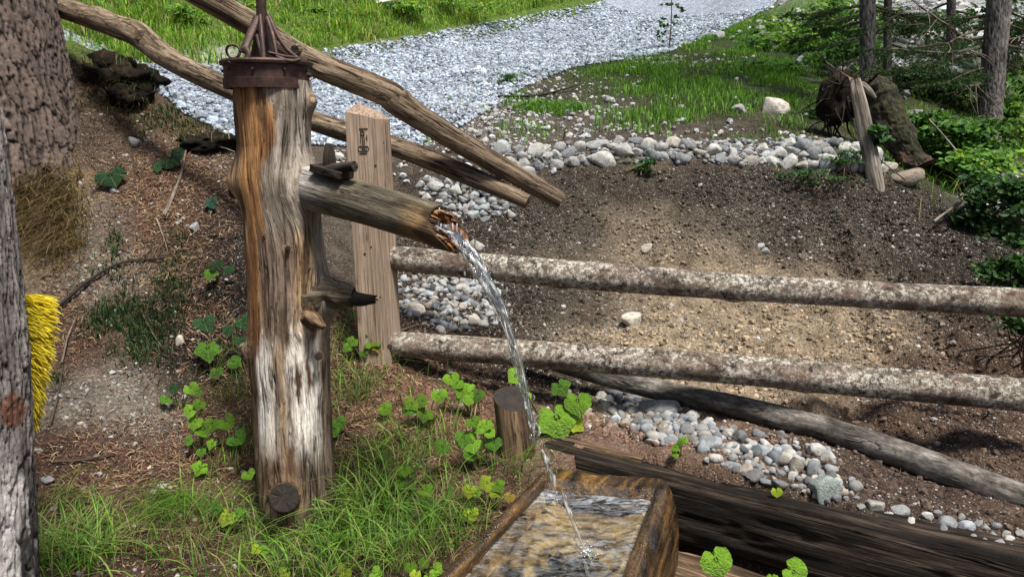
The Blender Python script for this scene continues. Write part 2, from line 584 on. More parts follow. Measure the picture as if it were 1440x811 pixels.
RAW = [(-2.8, 6.2, 1.45), (-4.5, 7.4, 1.9), (-3.4, 6.6, 1.55), (-6, 5, 2.9), (-6, 2, 1.4), (-5, 0, .6), (0, 0, .05), (0, .9, .1), (-1.2, .6, .18), (5, 0, .2), (4, 2, .5), (7, 5, 1.1), (0, -4, 0),
       (-10, 12, 6.5), (-6, 14, 6.6), (-2, 20, 8.5), (3, 28, 8.8), (8, 30, 10.5), (8, 16, 5.3), (14, 18, 8.5), (14, 8, 2.6), (20, 30, 16), (-20, 10, 9), (-20, 40, 24), (0, 45, 20), (20, 45, 22),
       (45, 20, 16), (-45, 20, 20), (45, 60, 34), (-45, 60, 36), (0, 60, 30), (-30, -10, 4), (30, -10, 0), (0, -20, -2), (30, 5, 5)]
_C = np.array([P(*c) for c in CTRL] + [np.array(r, float) for r in RAW])
_cc = 0.3
def _phi(a, b):
    return np.sqrt(((a[:, None, :2] - b[None, :, :2]) ** 2).sum(-1) + _cc ** 2)
_n = len(_C)
_A = np.zeros((_n + 3, _n + 3))
_A[:_n, :_n] = _phi(_C, _C) - 0.02 * np.eye(_n)
_A[:_n, _n] = 1; _A[:_n, _n + 1:] = _C[:, :2]
_A[_n:, :_n] = _A[:_n, _n:].T
_w = np.linalg.solve(_A, np.concatenate([_C[:, 2], np.zeros(3)]))
def hbase(x, y):
    q = np.stack([x, y], 1)
    out = np.empty(len(q))
    for k in range(0, len(q), 20000):
        s = q[k:k + 20000]
        out[k:k + 20000] = _phi(s, _C) @ _w[:_n] + _w[_n] + s @ _w[_n + 1:]
    return out

# trough and beam in plan
TA = np.array([-.435, -.90])                       # trough axis, towards the camera
TC1, TC2, RIM, WZ = np.array([.12, 2.34]), np.array([.555, 2.245]), .50, .462
BA, BB = P(770, 628, 2.80), P(1440, 800, 2.06)
BD = (BB - BA)[:2] / np.linalg.norm((BB - BA)[:2])
BN = np.array([BD[1], -BD[0]])                     # towards the camera
if BN[1] > 0: BN = -BN
def side_beam(x, y): return (x - BA[0]) * BN[0] + (y - BA[1]) * BN[1]
def side_trough(x, y):
    n = np.array([-TA[1], TA[0]])
    if n[0] < 0: n = -n
    return (x - TC1[0]) * n[0] + (y - TC1[1]) * n[1]

gx = np.concatenate([-3.4 - np.cumsum(.022 * 1.085 ** np.arange(66))[::-1], np.arange(-3.4, 4.0, .022), 4.0 + np.cumsum(.022 * 1.085 ** np.arange(66))])
gy = np.concatenate([[-20, -12, -7, -4, -2, -.5, .4, .9], np.arange(1.1, 7.4, .022), 7.4 + np.cumsum(.022 * 1.05 ** np.arange(98))])
GX, GY = np.meshgrid(gx, gy)
_x, _y_ = GX.ravel(), GY.ravel()
_z = hbase(_x, _y_)
_p3 = np.stack([_x, _y_, np.zeros_like(_x)], 1)
_bpx, _bpy, _bd = proj(np.stack([_x, _y_, _z], 1))
_bank = sstep(520, 330, _bpx) * sstep(6, 5, _y_)
_z = _z + (.05 * fbm(_p3 * 1.3, 3) + (.028 + .02 * _bank) * fbm(_p3 * 4.5 + 3, 4) + (.010 + .012 * _bank) * fbm(_p3 * 17 + 9, 4)) * sstep(1.0, 2.4, _y_)
_sl = sstep(.35, .9, side_beam(_x, _y_) * -1)     # the cut slope behind the shelf is lumpy
_z += _sl * sstep(5.6, 4.8, _y_) * sstep(.2, .8, _x) * .07 * (np.abs(fbm(_p3 * 3.1 + 31, 5)) * 2 - .5)
_z -= _sl * sstep(5.5, 5.0, _y_) * sstep(.1, .6, _x) * .10 * np.abs(fbm(np.stack([_x * 4.2 + .6 * fbm(_p3 * 2, 2), _y_ * .9, 0 * _x + 3], 1), 4)) * 1.6
_s = sstep(-.10, -.03, side_beam(_x, _y_)) * sstep(-.0, .05, side_trough(_x, _y_)) * sstep(4, 2.2, np.abs(_x))
_z = _z * (1 - _s) + np.minimum(_z, .03 + .02 * fbm(_p3 * 6, 3)) * _s
_s = sstep(.5, .3, np.hypot(_x - .3, _y_ - 1.0))
ZG = _z.reshape(GX.shape)

def H(x, y):
    x, y = np.atleast_1d(np.asarray(x, float)), np.atleast_1d(np.asarray(y, float))
    i = np.clip(np.searchsorted(gx, x) - 1, 0, len(gx) - 2)
    j = np.clip(np.searchsorted(gy, y) - 1, 0, len(gy) - 2)
    u = np.clip((x - gx[i]) / (gx[i + 1] - gx[i]), 0, 1)
    v = np.clip((y - gy[j]) / (gy[j + 1] - gy[j]), 0, 1)
    return (ZG[j, i] * (1 - u) + ZG[j, i + 1] * u) * (1 - v) + (ZG[j + 1, i] * (1 - u) + ZG[j + 1, i + 1] * u) * v

_ds = np.concatenate([np.arange(1.2, 8, .02), np.arange(8, 70, .1)])
def G(px, py):
    """ground point seen at a photo pixel"""
    L = np.array([P(px, py, d) for d in (1.0,)])[0] - np.array([0, 0, CAMZ])
    pts = np.array([0, 0, CAMZ]) + _ds[:, None] * L
    k = np.nonzero(pts[:, 2] < H(pts[:, 0], pts[:, 1]))[0]
    q = pts[k[0]] if len(k) else pts[-1]
    return np.array([q[0], q[1], H(q[0], q[1])[0]])
def GD(px, py):
    q = G(px, py)
    return q, float(proj(q)[2])
def slope_n(x, y, e=.06):
    n = np.stack([-(H(x + e, y) - H(x - e, y)) / (2 * e), -(H(x, y + e) - H(x, y - e)) / (2 * e), np.ones_like(np.atleast_1d(x))], 1)
    return n / np.linalg.norm(n, axis=1)[:, None]

# ground colours blob by blob, soils plus painted shade left of the post (photo pixels): px, py, rx, ry, colour, weight
HUM_SHADE, TAN, RED, GRY, SLP, SCR, GRN, DRY = (.017, .0145, .0125), (.29, .228, .155), (.085, .050, .035), (.16, .138, .115), (.088, .073, .057), (.27, .29, .30), (.075, .13, .02), (.17, .12, .06)
BLOBS = [(1000, 330, 480, 130, SLP, 1), (640, 320, 110, 90, HUM_SHADE, 1.2), (760, 400, 160, 60, HUM_SHADE, .9), (620, 430, 90, 60, HUM_SHADE, 1), (1000, 270, 280, 32, HUM_SHADE, 1.1), (1190, 310, 130, 60, HUM_SHADE, 1.3), (1350, 350, 130, 100, HUM_SHADE, 1.5), (780, 300, 90, 50, HUM_SHADE, .9),
         (1000, 400, 150, 55, TAN, 1.6), (880, 350, 80, 40, TAN, .8), (1130, 455, 130, 55, TAN, 1.6), (960, 480, 130, 40, TAN, 1.2), (1050, 550, 150, 30, TAN, .9), (1230, 480, 50, 50, TAN, .8), (900, 300, 60, 25, TAN, .4),
         (1300, 540, 160, 80, (.11, .075, .055), 1.2), (1400, 640, 120, 80, (.08, .055, .042), 1.2), (1250, 680, 120, 60, (.07, .05, .04), 1), (880, 620, 120, 40, (.17, .11, .08), 1.2), (760, 520, 150, 30, HUM_SHADE, .9),
         (560, 580, 120, 110, (.16, .09, .06), .9), (500, 480, 60, 60, RED, 1), (640, 720, 110, 90, (.10, .062, .042), 1), (480, 700, 80, 120, (.055, .04, .024), 1),
         (220, 270, 80, 75, RED, 1.6), (130, 300, 60, 60, GRY, .7), (110, 400, 80, 50, GRY, .8), (60, 300, 50, 100, DRY, 1.2), (130, 180, 60, 60, (.08, .058, .042), 1), (250, 200, 70, 40, (.13, .085, .055), 1), (170, 560, 110, 45, GRY, 1.5), (230, 450, 70, 70, (.03, .022, .016), 1.5),
         (90, 460, 50, 60, RED, 1), (170, 660, 130, 60, RED, 1.3), (300, 620, 60, 70, (.13, .07, .04), 1), (320, 420, 60, 130, HUM_SHADE, 3.2), (160, 770, 130, 60, (.07, .045, .03), 1), (300, 240, 60, 40, (.07, .05, .035), 1), (330, 560, 40, 60, (.10, .07, .04), .8),  # the heavy humus-coloured blob left of the water post is painted shade
         (700, 180, 120, 40, (.12, .10, .09), 1), (900, 180, 200, 26, (.06, .048, .042), 1), (900, 110, 90, 30, (.03, .045, .014), 1), (1000, 60, 130, 40, (.035, .055, .014), 1), (1010, 150, 150, 30, (.03, .04, .014), .8), (1100, 90, 110, 60, (.03, .05, .014), 1.1), (960, 85, 90, 10, HUM_SHADE, 1), (960, 125, 70, 12, HUM_SHADE, 1), (760, 145, 60, 12, HUM_SHADE, .8),
         (1330, 170, 130, 90, (.05, .06, .022), 1), (1300, 30, 170, 60, SCR, .9), (1400, 270, 70, 30, SCR, 1), (1440, 190, 60, 40, (.12, .16, .04), 1), (1130, 10, 60, 30, GRN, .7),
         (350, 30, 330, 42, GRN, 1.6), (650, 5, 160, 25, GRN, 1.3), (550, 60, 60, 14, (.16, .13, .07), .6), (300, 80, 60, 14, (.35, .36, .33), 1.0)]
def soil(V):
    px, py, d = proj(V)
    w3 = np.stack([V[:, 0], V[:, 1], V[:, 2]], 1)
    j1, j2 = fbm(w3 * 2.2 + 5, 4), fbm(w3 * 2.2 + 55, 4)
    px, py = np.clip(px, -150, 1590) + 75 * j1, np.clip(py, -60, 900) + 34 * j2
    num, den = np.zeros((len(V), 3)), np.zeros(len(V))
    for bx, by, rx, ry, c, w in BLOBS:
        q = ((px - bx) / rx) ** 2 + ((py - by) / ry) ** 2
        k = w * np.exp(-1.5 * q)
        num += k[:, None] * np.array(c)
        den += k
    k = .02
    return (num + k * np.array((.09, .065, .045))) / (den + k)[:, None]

ny, nx = GX.shape
_i = np.arange(ny - 1)[:, None] * nx
_j = np.arange(nx - 1)[None, :]
GF = np.stack([_i + _j, _i + _j + 1, _i + nx + _j + 1, _i + nx + _j], -1).reshape(-1, 4)
GV = np.stack([GX.ravel(), GY.ravel(), ZG.ravel()], 1)
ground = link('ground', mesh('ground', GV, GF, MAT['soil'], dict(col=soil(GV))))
tag(ground, 'brown forest soil of the slope with clay, humus and reddish needle litter', 'ground', kind='structure')

# gravel road
LO = [(345, 212), (450, 206), (560, 212), (620, 196), (672, 166), (735, 126), (805, 97), (870, 86), (930, 78), (1000, 52), (1080, 14)]
UP = [(265, 95), (330, 92), (400, 82), (470, 70), (520, 63), (560, 57), (620, 45), (680, 34), (740, 23), (800, 13), (846, 4)]
_gl, _gu = [G(*p) for p in LO], [G(*p) for p in UP]
_gl[0] = P(345, 200, 6.9)
lo = spline([_gl[0] + [-3.2, .6, 0], _gl[0] + [-1.4, .25, 0]] + _gl, 120)
up = spline([_gu[0] + [-3.2, .2, 0], _gu[0] + [-1.4, .1, 0]] + _gu, 120)
lo = np.vstack([lo, lo[-1] + (lo[-1] - lo[-8]) * 3]); up = np.vstack([up, up[-1] + (up[-1] - up[-8]) * 3])
ks = np.linspace(0, 1, 40)
rv = lo[:, None, :] * (1 - ks)[None, :, None] + up[:, None, :] * ks[None, :, None]
rv = rv.reshape(-1, 3)
rv[:, :2] += .14 * np.stack([fbm(rv * 1.2, 3), fbm(rv * 1.2 + 40, 3)], 1)
edge = np.tile(np.minimum(ks, 1 - ks) * 2, len(lo))
rv[:, 2] = H(rv[:, 0], rv[:, 1]) + .035 * sstep(0, .25, edge) - .02 + .02 * fbm(rv * 3, 3)
_i = np.arange(len(lo) - 1)[:, None] * 40
_j = np.arange(39)[None, :]
RF = np.stack([_i + _j, _i + _j + 1, _i + 41, _i + 40], -1) if False else np.stack([_i + _j, _i + _j + 1, _i + 40 + _j + 1, _i + 40 + _j], -1)
RF = RF.reshape(-1, 4)
rc = np.array((.21, .245, .30)) * (1 + .25 * fbm(rv * 2, 4))[:, None]
rm = M('road_gravel_bed')
_o = rm.obj()
_c = vary(rm, rm.attr('col', 'Color'), _o, 25, .6, 1.4)
_vv = rm.n('SeparateColor', 0, {0: rm.voro(_o, 28, 'Color')})
rm.set(rm.mul(_c, rm.ramp(_vv, (0, .5), (1, 1.4))), .9)
rm.bump(rm.voro(_o, 28), -1.0, .03)
road = link('gravel_road', mesh('gravel_road', rv, RF, rm.m, dict(col=rc)))
tag(road, 'pale grey gravel forest road climbing to the upper right', 'road', kind='structure')
def in_poly(px, py, poly):
    poly = np.asarray(poly, float)
    c = np.zeros(len(px), bool)
    x0, y0 = poly[-1]
    for x1, y1 in poly:
        m = ((y0 > py) != (y1 > py)) & (px < (x1 - x0) * (py - y0) / (y1 - y0 + 1e-9) + x0)
        c ^= m
        x0, y0 = x1, y1
    return c
ROADPOLY = [(215, 168), (300, 195)] + LO + [(1115, -40), (880, -40)] + UP[::-1] + [(150, 90), (170, 130)]


# ------------------------------------------------------------------ scatter: pebbles, litter, grass, leaves (stuff)
def pebble_mesh(name, X, S, C, sub=1, mat='pebble', label=None, cat='pebbles', flat=.65, sink=.25, nv=8):
    n = len(X)
    shapes = [rock_shape(sub, 900 + k, .3, 3) for k in range(nv)]
    F0 = shapes[0][1]
    SV = np.stack([s[0] for s in shapes])
    pick = rng.integers(0, nv, n)
    an = np.stack([rng.uniform(.75, 1.2, n), rng.uniform(.75, 1.2, n), rng.uniform(.55, 1, n) * flat / .65], 1)
    V = SV[pick] * an[:, None, :]
    V = np.einsum('nij,nvj->nvi', rotmats(n), V)
    V[..., 2] *= .85
    V = V * S[:, None, None]
    V += X[:, None, :]
    V[..., 2] += (S * (1 - 2 * sink) * .6)[:, None]
    nvv = SV.shape[1]
    F = (F0[None] + (np.arange(n) * nvv)[:, None, None]).reshape(-1, 3)
    col = np.repeat(C, nvv, 0)
    o = link(name, mesh(name, V.reshape(-1, 3), F, MAT[mat], dict(col=col), smooth=sub > 1))
    tag(o, label, cat, kind='stuff')
    return o

def scatter(n, x0, x1, y0, y1, dens, ypow=1.0):
    """random ground points kept with probability dens(px, py, xyz)"""
    out = []
    got = 0
    for _ in range(60):
        m = 60000
        x = rng.uniform(x0, x1, m)
        y = y0 + (y1 - y0) * rng.random(m) ** ypow
        q = np.stack([x, y, H(x, y)], 1)
        px, py, d = proj(q)
        ok = (px > -60) & (px < 1500) & (py > -30) & (py < 850)
        q, px, py, d = q[ok], px[ok], py[ok], d[ok]
        k = rng.random(len(q)) < dens(px, py, q, d)
        out.append(q[k])
        got += k.sum()
        if got >= n: break
    return np.vstack(out)[:n]

def blob(px, py, bx, by, rx, ry, p=1.5):
    return np.exp(-p * (((px - bx) / rx) ** 2 + ((py - by) / ry) ** 2))

def greys(n, lo=.2, hi=.62, blue=.06, warm=.06):
    g = rng.uniform(lo, hi, n)[:, None]
    t = rng.uniform(-1, 1, n)[:, None]
    return np.clip(g * (1 + np.where(t > 0, t * np.array([[warm, 0, -warm * 1.6]]), -t * np.array([[-blue, 0, blue]]))), .01, .9)

def beamok(q):
    return (side_beam(q[:, 0], q[:, 1]) < -.19) | (side_trough(q[:, 0], q[:, 1]) < -.05)

# road gravel
q = scatter(52000, -7, 12, 5.2, 30, lambda px, py, q, d: in_poly(px, py, ROADPOLY) * np.clip(1.1 - d / 26, .3, 1), 1.4)
q[:, 2] += .012
s = (.006 + .014 * rng.random(len(q)) ** 1.6 + .02 * rng.random(len(q)) ** 14) * (1 + q[:, 1] / 20)
pebble_mesh('road_gravel', q, s, greys(len(q), .13, .52, .10, .03) * np.array([[.96, 1.08, 1.24]]) * (1 + .35 * fbm(q * np.array([.5, 1.6, 1]), 3))[:, None], 1, label='loose pale bluish gravel covering the forest road', cat='gravel')
# scattered stones beside the road and on the shelf behind the stone row
def d_shelf(px, py, q, d):
    r = 1.0 * blob(px, py, 665, 185, 110, 55) + .5 * blob(px, py, 760, 150, 120, 50) + .3 * blob(px, py, 900, 185, 200, 22) + .25 * blob(px, py, 960, 85, 90, 8) + .04 * blob(px, py, 1050, 140, 150, 50)
    r += .9 * blob(px, py, 620, 235, 60, 30) + .6 * blob(px, py, 480, 225, 30, 25) + .8 * blob(px, py, 1400, 275, 60, 30)
    return r
q = scatter(2600, -3, 7, 4.8, 12, d_shelf)
s = .008 + .034 * rng.random(len(q)) ** 3.2
pebble_mesh('shelf_gravel', q, s, greys(len(q), .18, .5), 1, label='scattered pale stones on the dark earth beside the road', cat='gravel')
# scree on the far slope behind the spruces
q = scatter(2600, 2, 14, 8.5, 24, lambda px, py, q, d: np.clip(1.3 * blob(px, py, 1290, 30, 160, 60) + .10 * blob(px, py, 1330, 150, 120, 80), 0, 1) * sstep(-.1, .25, fbm(q * .9 + 6, 3)))
s = .02 + .10 * rng.random(len(q)) ** 3
pebble_mesh('scree', q, s, greys(len(q), .22, .55, .1, .03), 1, label='pale limestone scree on the slope behind the spruces', cat='scree')
# small grit on the dirt slope
def d_slope(px, py, q, d):
    r = .5 * in_poly(px, py, [(540, 300), (700, 240), (1250, 235), (1440, 360), (1440, 800), (780, 610), (560, 500)]) * (.35 + .9 * sstep(-.3, .5, fbm(q * 2.6 + 8, 3)))
    r = r * (1 - .6 * blob(px, py, 1010, 410, 150, 50) - .5 * blob(px, py, 1130, 460, 120, 45))
    r = r + .35 * blob(px, py, 1150, 320, 160, 45) + .3 * blob(px, py, 1350, 570, 130, 110)
    r = r + .8 * in_poly(px, py, [(800, 590), (840, 560), (1440, 745), (1440, 800), (1000, 670)])
    return r * beamok(q) * np.clip(d / 4.2, .3, 1) ** 2
q = scatter(42000, -1.2, 5.5, 1.6, 5.7, d_slope)
s = .0028 + .017 * rng.random(len(q)) ** 6
c = greys(len(q), .13, .42, .02, .16)
k = rng.random(len(q)) < .66
c[k] = (soil(q) * rng.uniform(.45, 1.8, (len(q), 1)))[k]
s[k] = .003 + .018 * rng.random(k.sum()) ** 4
k = (~k) & (rng.random(len(q)) < .8)
s[k] = rng.uniform(.003, .0065, k.sum())
pebble_mesh('slope_grit', q, s, c, 1, sink=.42, label='light grit and small stones over the cut dirt slope', cat='grit')
# bank grit
def d_bank(px, py, q, d):
    r = .35 * in_poly(px, py, [(50, 811), (40, 300), (110, 120), (340, 220), (350, 560), (340, 811)]) + .6 * blob(px, py, 160, 560, 110, 60) + .5 * blob(px, py, 110, 360, 80, 60) + .5 * blob(px, py, 160, 640, 110, 40) + .4 * blob(px, py, 590, 600, 80, 60)
    return r * (.25 + sstep(-.3, .5, fbm(q * 3 + 4, 3))) * beamok(q) * np.clip(d / 4, .3, 1) ** 2
q = scatter(11000, -4, .3, 1.5, 5.4, d_bank)
s = .0025 + .013 * rng.random(len(q)) ** 7
c = greys(len(q), .13, .42, .02, .16)
k = rng.random(len(q)) < .68
c[k] = (soil(q) * rng.uniform(.7, 1.6, (len(q), 1)))[k]
s[k] = .003 + .010 * rng.random(k.sum()) ** 3
pebble_mesh('bank_grit', q, s, c, 1, sink=.4, label='pale grit strewn over the reddish bank on the left', cat='grit')
# fist-size fill between the stones
def d_piles(px, py, q, d):
    r = in_poly(px, py, [(830, 560), (900, 540), (1000, 600), (1180, 660), (1240, 720), (1440, 755), (1440, 790), (1240, 735), (1090, 700), (960, 640), (860, 600)]) * 1.0
    r = r + in_poly(px, py, [(560, 395), (640, 385), (710, 400), (700, 460), (620, 470), (560, 440)]) * .9 + in_poly(px, py, [(590, 250), (660, 260), (720, 280), (725, 300), (650, 312), (590, 275)]) * .9
    r = r + .7 * in_poly(px, py, [(700, 215), (900, 200), (1200, 195), (1260, 240), (1100, 235), (860, 230), (720, 240)])
    return r * beamok(q)
q = scatter(3000, -1.5, 4, 1.8, 6.2, d_piles)
s = .006 + .027 * rng.random(len(q)) ** 2
pebble_mesh('pile_gravel', q, s, greys(len(q), .08, .36, .14, .08), 2, label='pebbles filling the gaps between the heaped stones', cat='gravel')


def needles(name, X, L, Wd, C, mat='litter', label=None, cat='litter', lift=.006, tilt=.35):
    n = len(X)
    a = rng.uniform(0, 2 * math.pi, n)
    N = slope_n(X[:, 0], X[:, 1])
    D = np.stack([np.cos(a), np.sin(a), np.zeros(n)], 1)
    D -= N * (D * N).sum(1)[:, None]
    D += N * rng.uniform(-tilt, tilt, n)[:, None]
    D /= np.linalg.norm(D, axis=1)[:, None]
    S = np.cross(N + rng.normal(0, .4, (n, 3)), D)
    S /= np.linalg.norm(S, axis=1)[:, None]
    c = X + N * rng.uniform(.001, lift, n)[:, None]
    b = N * (rng.uniform(-.15, .25, n) * L)[:, None]
    V = np.stack([c - D * L[:, None] / 2 - S * Wd[:, None] / 2, c - D * L[:, None] / 2 + S * Wd[:, None] / 2, c + b + S * Wd[:, None] * .7, c + b - S * Wd[:, None] * .7,
                  c + D * L[:, None] / 2 + S * Wd[:, None] * .2, c + D * L[:, None] / 2 - S * Wd[:, None] * .2], 1)
    base = (np.arange(n) * 6)[:, None]
    F = np.concatenate([base + np.array([[0, 1, 2, 3]]), base + np.array([[3, 2, 4, 5]])])
    o = link(name, mesh(name, V.reshape(-1, 3), F, MAT[mat], dict(col=np.repeat(C, 6, 0)), False))
    return tag(o, label, cat, kind='stuff')

def d_lit(px, py, q, d):
    r = .9 * blob(px, py, 230, 280, 100, 90) + .8 * blob(px, py, 170, 660, 150, 70) + .7 * blob(px, py, 90, 460, 50, 70) + .7 * blob(px, py, 250, 430, 90, 90) + .7 * blob(px, py, 560, 600, 130, 120) + .4 * blob(px, py, 150, 780, 120, 50) + .5 * blob(px, py, 300, 620, 60, 90) + .5 * blob(px, py, 500, 480, 60, 60) + .4 * blob(px, py, 640, 720, 90, 70)
    return np.clip(r * (.3 + .9 * sstep(-.4, .4, fbm(q * 3 + 70, 3))), 0, 1) * beamok(q)
q = scatter(17000, -4, .4, 1.5, 5.4, d_lit)
n = len(q)
pal = np.array([(.17, .085, .05), (.11, .06, .04), (.22, .135, .08), (.06, .04, .03), (.32, .24, .15)])
needles('needle_litter', q, rng.uniform(.012, .05, n), rng.uniform(.0012, .0035, n), pal[rng.integers(0, 5, n)] * rng.uniform(.7, 1.2, (n, 1)), label='red brown fallen needles and bits of bark on the left bank', cat='litter', lift=.012)
q = scatter(7000, -1.2, 5.5, 1.6, 6.5, lambda px, py, q, d: (.45 * (px > 540) + .5 * blob(px, py, 880, 620, 150, 30) + .6 * blob(px, py, 1320, 560, 160, 130)) * beamok(q) * np.clip(d / 4, .3, 1) ** 2)
n = len(q)
needles('slope_litter', q, rng.uniform(.01, .05, n), rng.uniform(.0012, .004, n), np.array([(.06, .035, .025), (.11, .06, .04), (.03, .022, .018), (.19, .13, .09)])[rng.integers(0, 4, n)], label='dark needles and twiglets on the dirt slope', cat='litter', lift=.012)


def blades(X, Ht, Wd, bend, C, az=None, N=None, seg=4):
    """grass blades: returns V, F, attrs"""
    n = len(X)
    az = rng.uniform(0, 2 * math.pi, n) if az is None else az
    D = np.stack([np.cos(az), np.sin(az), np.zeros(n)], 1)
    Sd = np.stack([-np.sin(az + rng.normal(0, .5, n)), np.cos(az), np.zeros(n)], 1)
    t = np.linspace(0, 1, seg + 1)
    lean = rng.uniform(.05, .4, n)
    rows = []
    for k, tt in enumerate(t):
        w = Wd * (1 - tt ** 1.6) * .5
        up = Ht * (tt - bend * .62 * tt ** 2.4)
        out = Ht * (lean * tt * .4 + bend * .75 * tt ** 2)
        c = X + D * out[:, None]
        c = c.copy(); c[:, 2] += up
        rows.append(c - Sd * w[:, None])
        if k < seg: rows.append(c + Sd * w[:, None])
    V = np.stack(rows, 1)
    m = 2 * seg + 1
    b = (np.arange(n) * m)[:, None]
    Q = [b + np.array([[2 * k, 2 * k + 1, 2 * k + 3, 2 * k + 2]]) for k in range(seg - 1)]
    T = b + np.array([[2 * seg - 2, 2 * seg - 1, 2 * seg]])
    col = np.repeat(C, m, 0)
    tt = np.tile(np.concatenate([np.repeat(t[:-1], 2), [1]]), n)
    return V.reshape(-1, 3), [np.vstack(Q), T], dict(col=col)

def grass(name, X, h, w, C, label, bend=(.1, .9), cat='grass', kind='stuff', parent=None, az=None, mat='grass'):
    n = len(X)
    V, F, at = blades(X, h, w, rng.uniform(*bend, n), C, az)
    o = link(name, mesh(name, V, F, MAT[mat], at, True), parent)
    return tag(o, label, None if parent else cat, kind=kind) if kind else o

def pick(n, pal, lo=.75, hi=1.25):
    pal = np.array(pal)
    return pal[rng.integers(0, len(pal), n)] * rng.uniform(lo, hi, (n, 1))

GBR, GMD, GDK, GYE, STRAW = (.17, .36, .035), (.08, .20, .022), (.03, .085, .016), (.30, .44, .05), (.32, .26, .13)
# sunlit meadow over the road
q = scatter(24000, -12, 7, 7.5, 30, lambda px, py, q, d: ((in_poly(px, py, [(60, -60), (60, 80), (190, 96), (330, 90), (460, 66), (560, 52), (640, 37), (740, 16), (840, -5), (850, -60)])) & ~in_poly(px, py, ROADPOLY)) * np.clip(sstep(-.5, .0, fbm(q * 1.5 + 3, 3)), .1, 1) * np.clip(d / 16, .25, 1))
n = len(q)
grass('meadow_grass', q, rng.uniform(.06, .30, n) * (.35 + 1.1 * sstep(-.3, .4, fbm(q * 1.6, 3))), rng.uniform(.008, .022, n), pick(n, [GBR, GMD, GYE, GBR, GYE, STRAW, GMD]), 'bright green meadow grass on the slope above the road')
# grass patches on the shelf between road and stone row
def d_patch(px, py, q, d):
    r = 1.1 * blob(px, py, 900, 105, 75, 28) + 1.2 * blob(px, py, 770, 165, 65, 26) + .9 * blob(px, py, 720, 120, 28, 18) + .8 * blob(px, py, 1010, 125, 95, 22) + .9 * blob(px, py, 960, 165, 110, 16) + 1.0 * blob(px, py, 1090, 170, 110, 26) + 1.2 * blob(px, py, 1050, 55, 110, 26) + 1.3 * blob(px, py, 1120, 95, 90, 45) + .5 * blob(px, py, 640, 150, 20, 14) + .7 * blob(px, py, 1340, 190, 120, 70) + .6 * blob(px, py, 1420, 110, 60, 60) + .5 * blob(px, py, 600, 190, 30, 14) + .6 * blob(px, py, 1160, 60, 60, 60)
    r = (r + .5 * blob(px, py, 1000, 175, 160, 14)) * sstep(-.22, .12, fbm(q * 2.0 + 21, 4))
    return np.clip(r, 0, 1) * (~in_poly(px, py, ROADPOLY) | (rng.random(len(px)) < .2))
q = scatter(46000, -1.5, 9, 5.4, 16, d_patch)
n = len(q)
grass('shelf_grass', q, rng.uniform(.02, .13, n) * (.4 + 1.0 * sstep(-.4, .4, fbm(q * 2.4, 3))), rng.uniform(.004, .010, n), pick(n, [GMD, GBR, GBR, GMD, GDK, (.12, .27, .03)]), 'green grass patches between the road and the row of stones')
# thin grass over the near ground
def d_near(px, py, q, d):
    r = .9 * blob(px, py, 560, 700, 120, 110) + .9 * blob(px, py, 500, 760, 110, 60) + .5 * blob(px, py, 500, 520, 50, 70) + .7 * blob(px, py, 330, 640, 45, 90) + .5 * blob(px, py, 340, 500, 25, 60) + .25 * blob(px, py, 620, 650, 60, 60) + .6 * blob(px, py, 290, 770, 100, 50) + .4 * blob(px, py, 420, 790, 100, 40)
    return np.clip(r, 0, 1) * sstep(-.4, .3, fbm(q * 5, 3)) * beamok(q)
q = scatter(2000, -2.2, .3, 1.7, 4, d_near)
n = len(q)
grass('thin_grass', q, rng.uniform(.04, .22, n), rng.uniform(.0025, .0055, n), pick(n, [GMD, GBR, GDK, STRAW, GMD, GDK, (.2, .15, .07)]), 'thin long blades of grass around the foot of the wooden post', (.3, 1.2))
q = scatter(2600, -2.2, .3, 1.7, 4, d_near)
n = len(q)
grass('dry_grass', q, rng.uniform(.03, .14, n), rng.uniform(.0012, .003, n), pick(n, [STRAW, (.14, .10, .05), (.2, .14, .08), (.07, .08, .03)]), 'withered grass stalks around the foot of the wooden post', (.5, 1.5))
# moss and heather-like green on the bank
def d_moss(px, py, q, d):
    r = 1.2 * blob(px, py, 165, 430, 55, 40) + 1.2 * blob(px, py, 185, 470, 50, 45) + blob(px, py, 235, 410, 35, 45) + .8 * blob(px, py, 165, 355, 15, 28) + .6 * blob(px, py, 80, 530, 12, 15) + .4 * blob(px, py, 130, 410, 40, 16) + .7 * blob(px, py, 240, 170, 60, 20) + .4 * blob(px, py, 250, 350, 20, 30)
    return np.clip(r, 0, 1) * sstep(-.4, .1, fbm(q * 6 + 4, 3))
q = scatter(4200, -4, -.5, 2.5, 5.3, d_moss)
n = len(q)
grass('bank_moss', q, rng.uniform(.015, .07, n), rng.uniform(.003, .008, n), pick(n, [(.025, .055, .02), (.04, .085, .025), (.018, .035, .015), (.06, .10, .03)]), 'dark green mossy cushions on the left bank', (.1, .8), 'moss')
# hanging dry roots below the big spruce
q = scatter(2600, -4.2, -1.4, 3, 5, lambda px, py, q, d: np.clip(blob(px, py, 55, 285, 50, 60) + .6 * blob(px, py, 85, 330, 35, 40) + .2 * blob(px, py, 170, 130, 50, 40), 0, 1))
n = len(q)
grass('root_hair', q, rng.uniform(.05, .20, n), rng.uniform(.003, .008, n), pick(n, [(.24, .16, .09), (.17, .11, .065), (.30, .22, .12), (.12, .09, .045), (.13, .13, .05)]), 'dry tan grass hanging under the foot of the big spruce', (1.0, 1.7), 'dry grass', az=rng.normal(-1.7, .6, n))

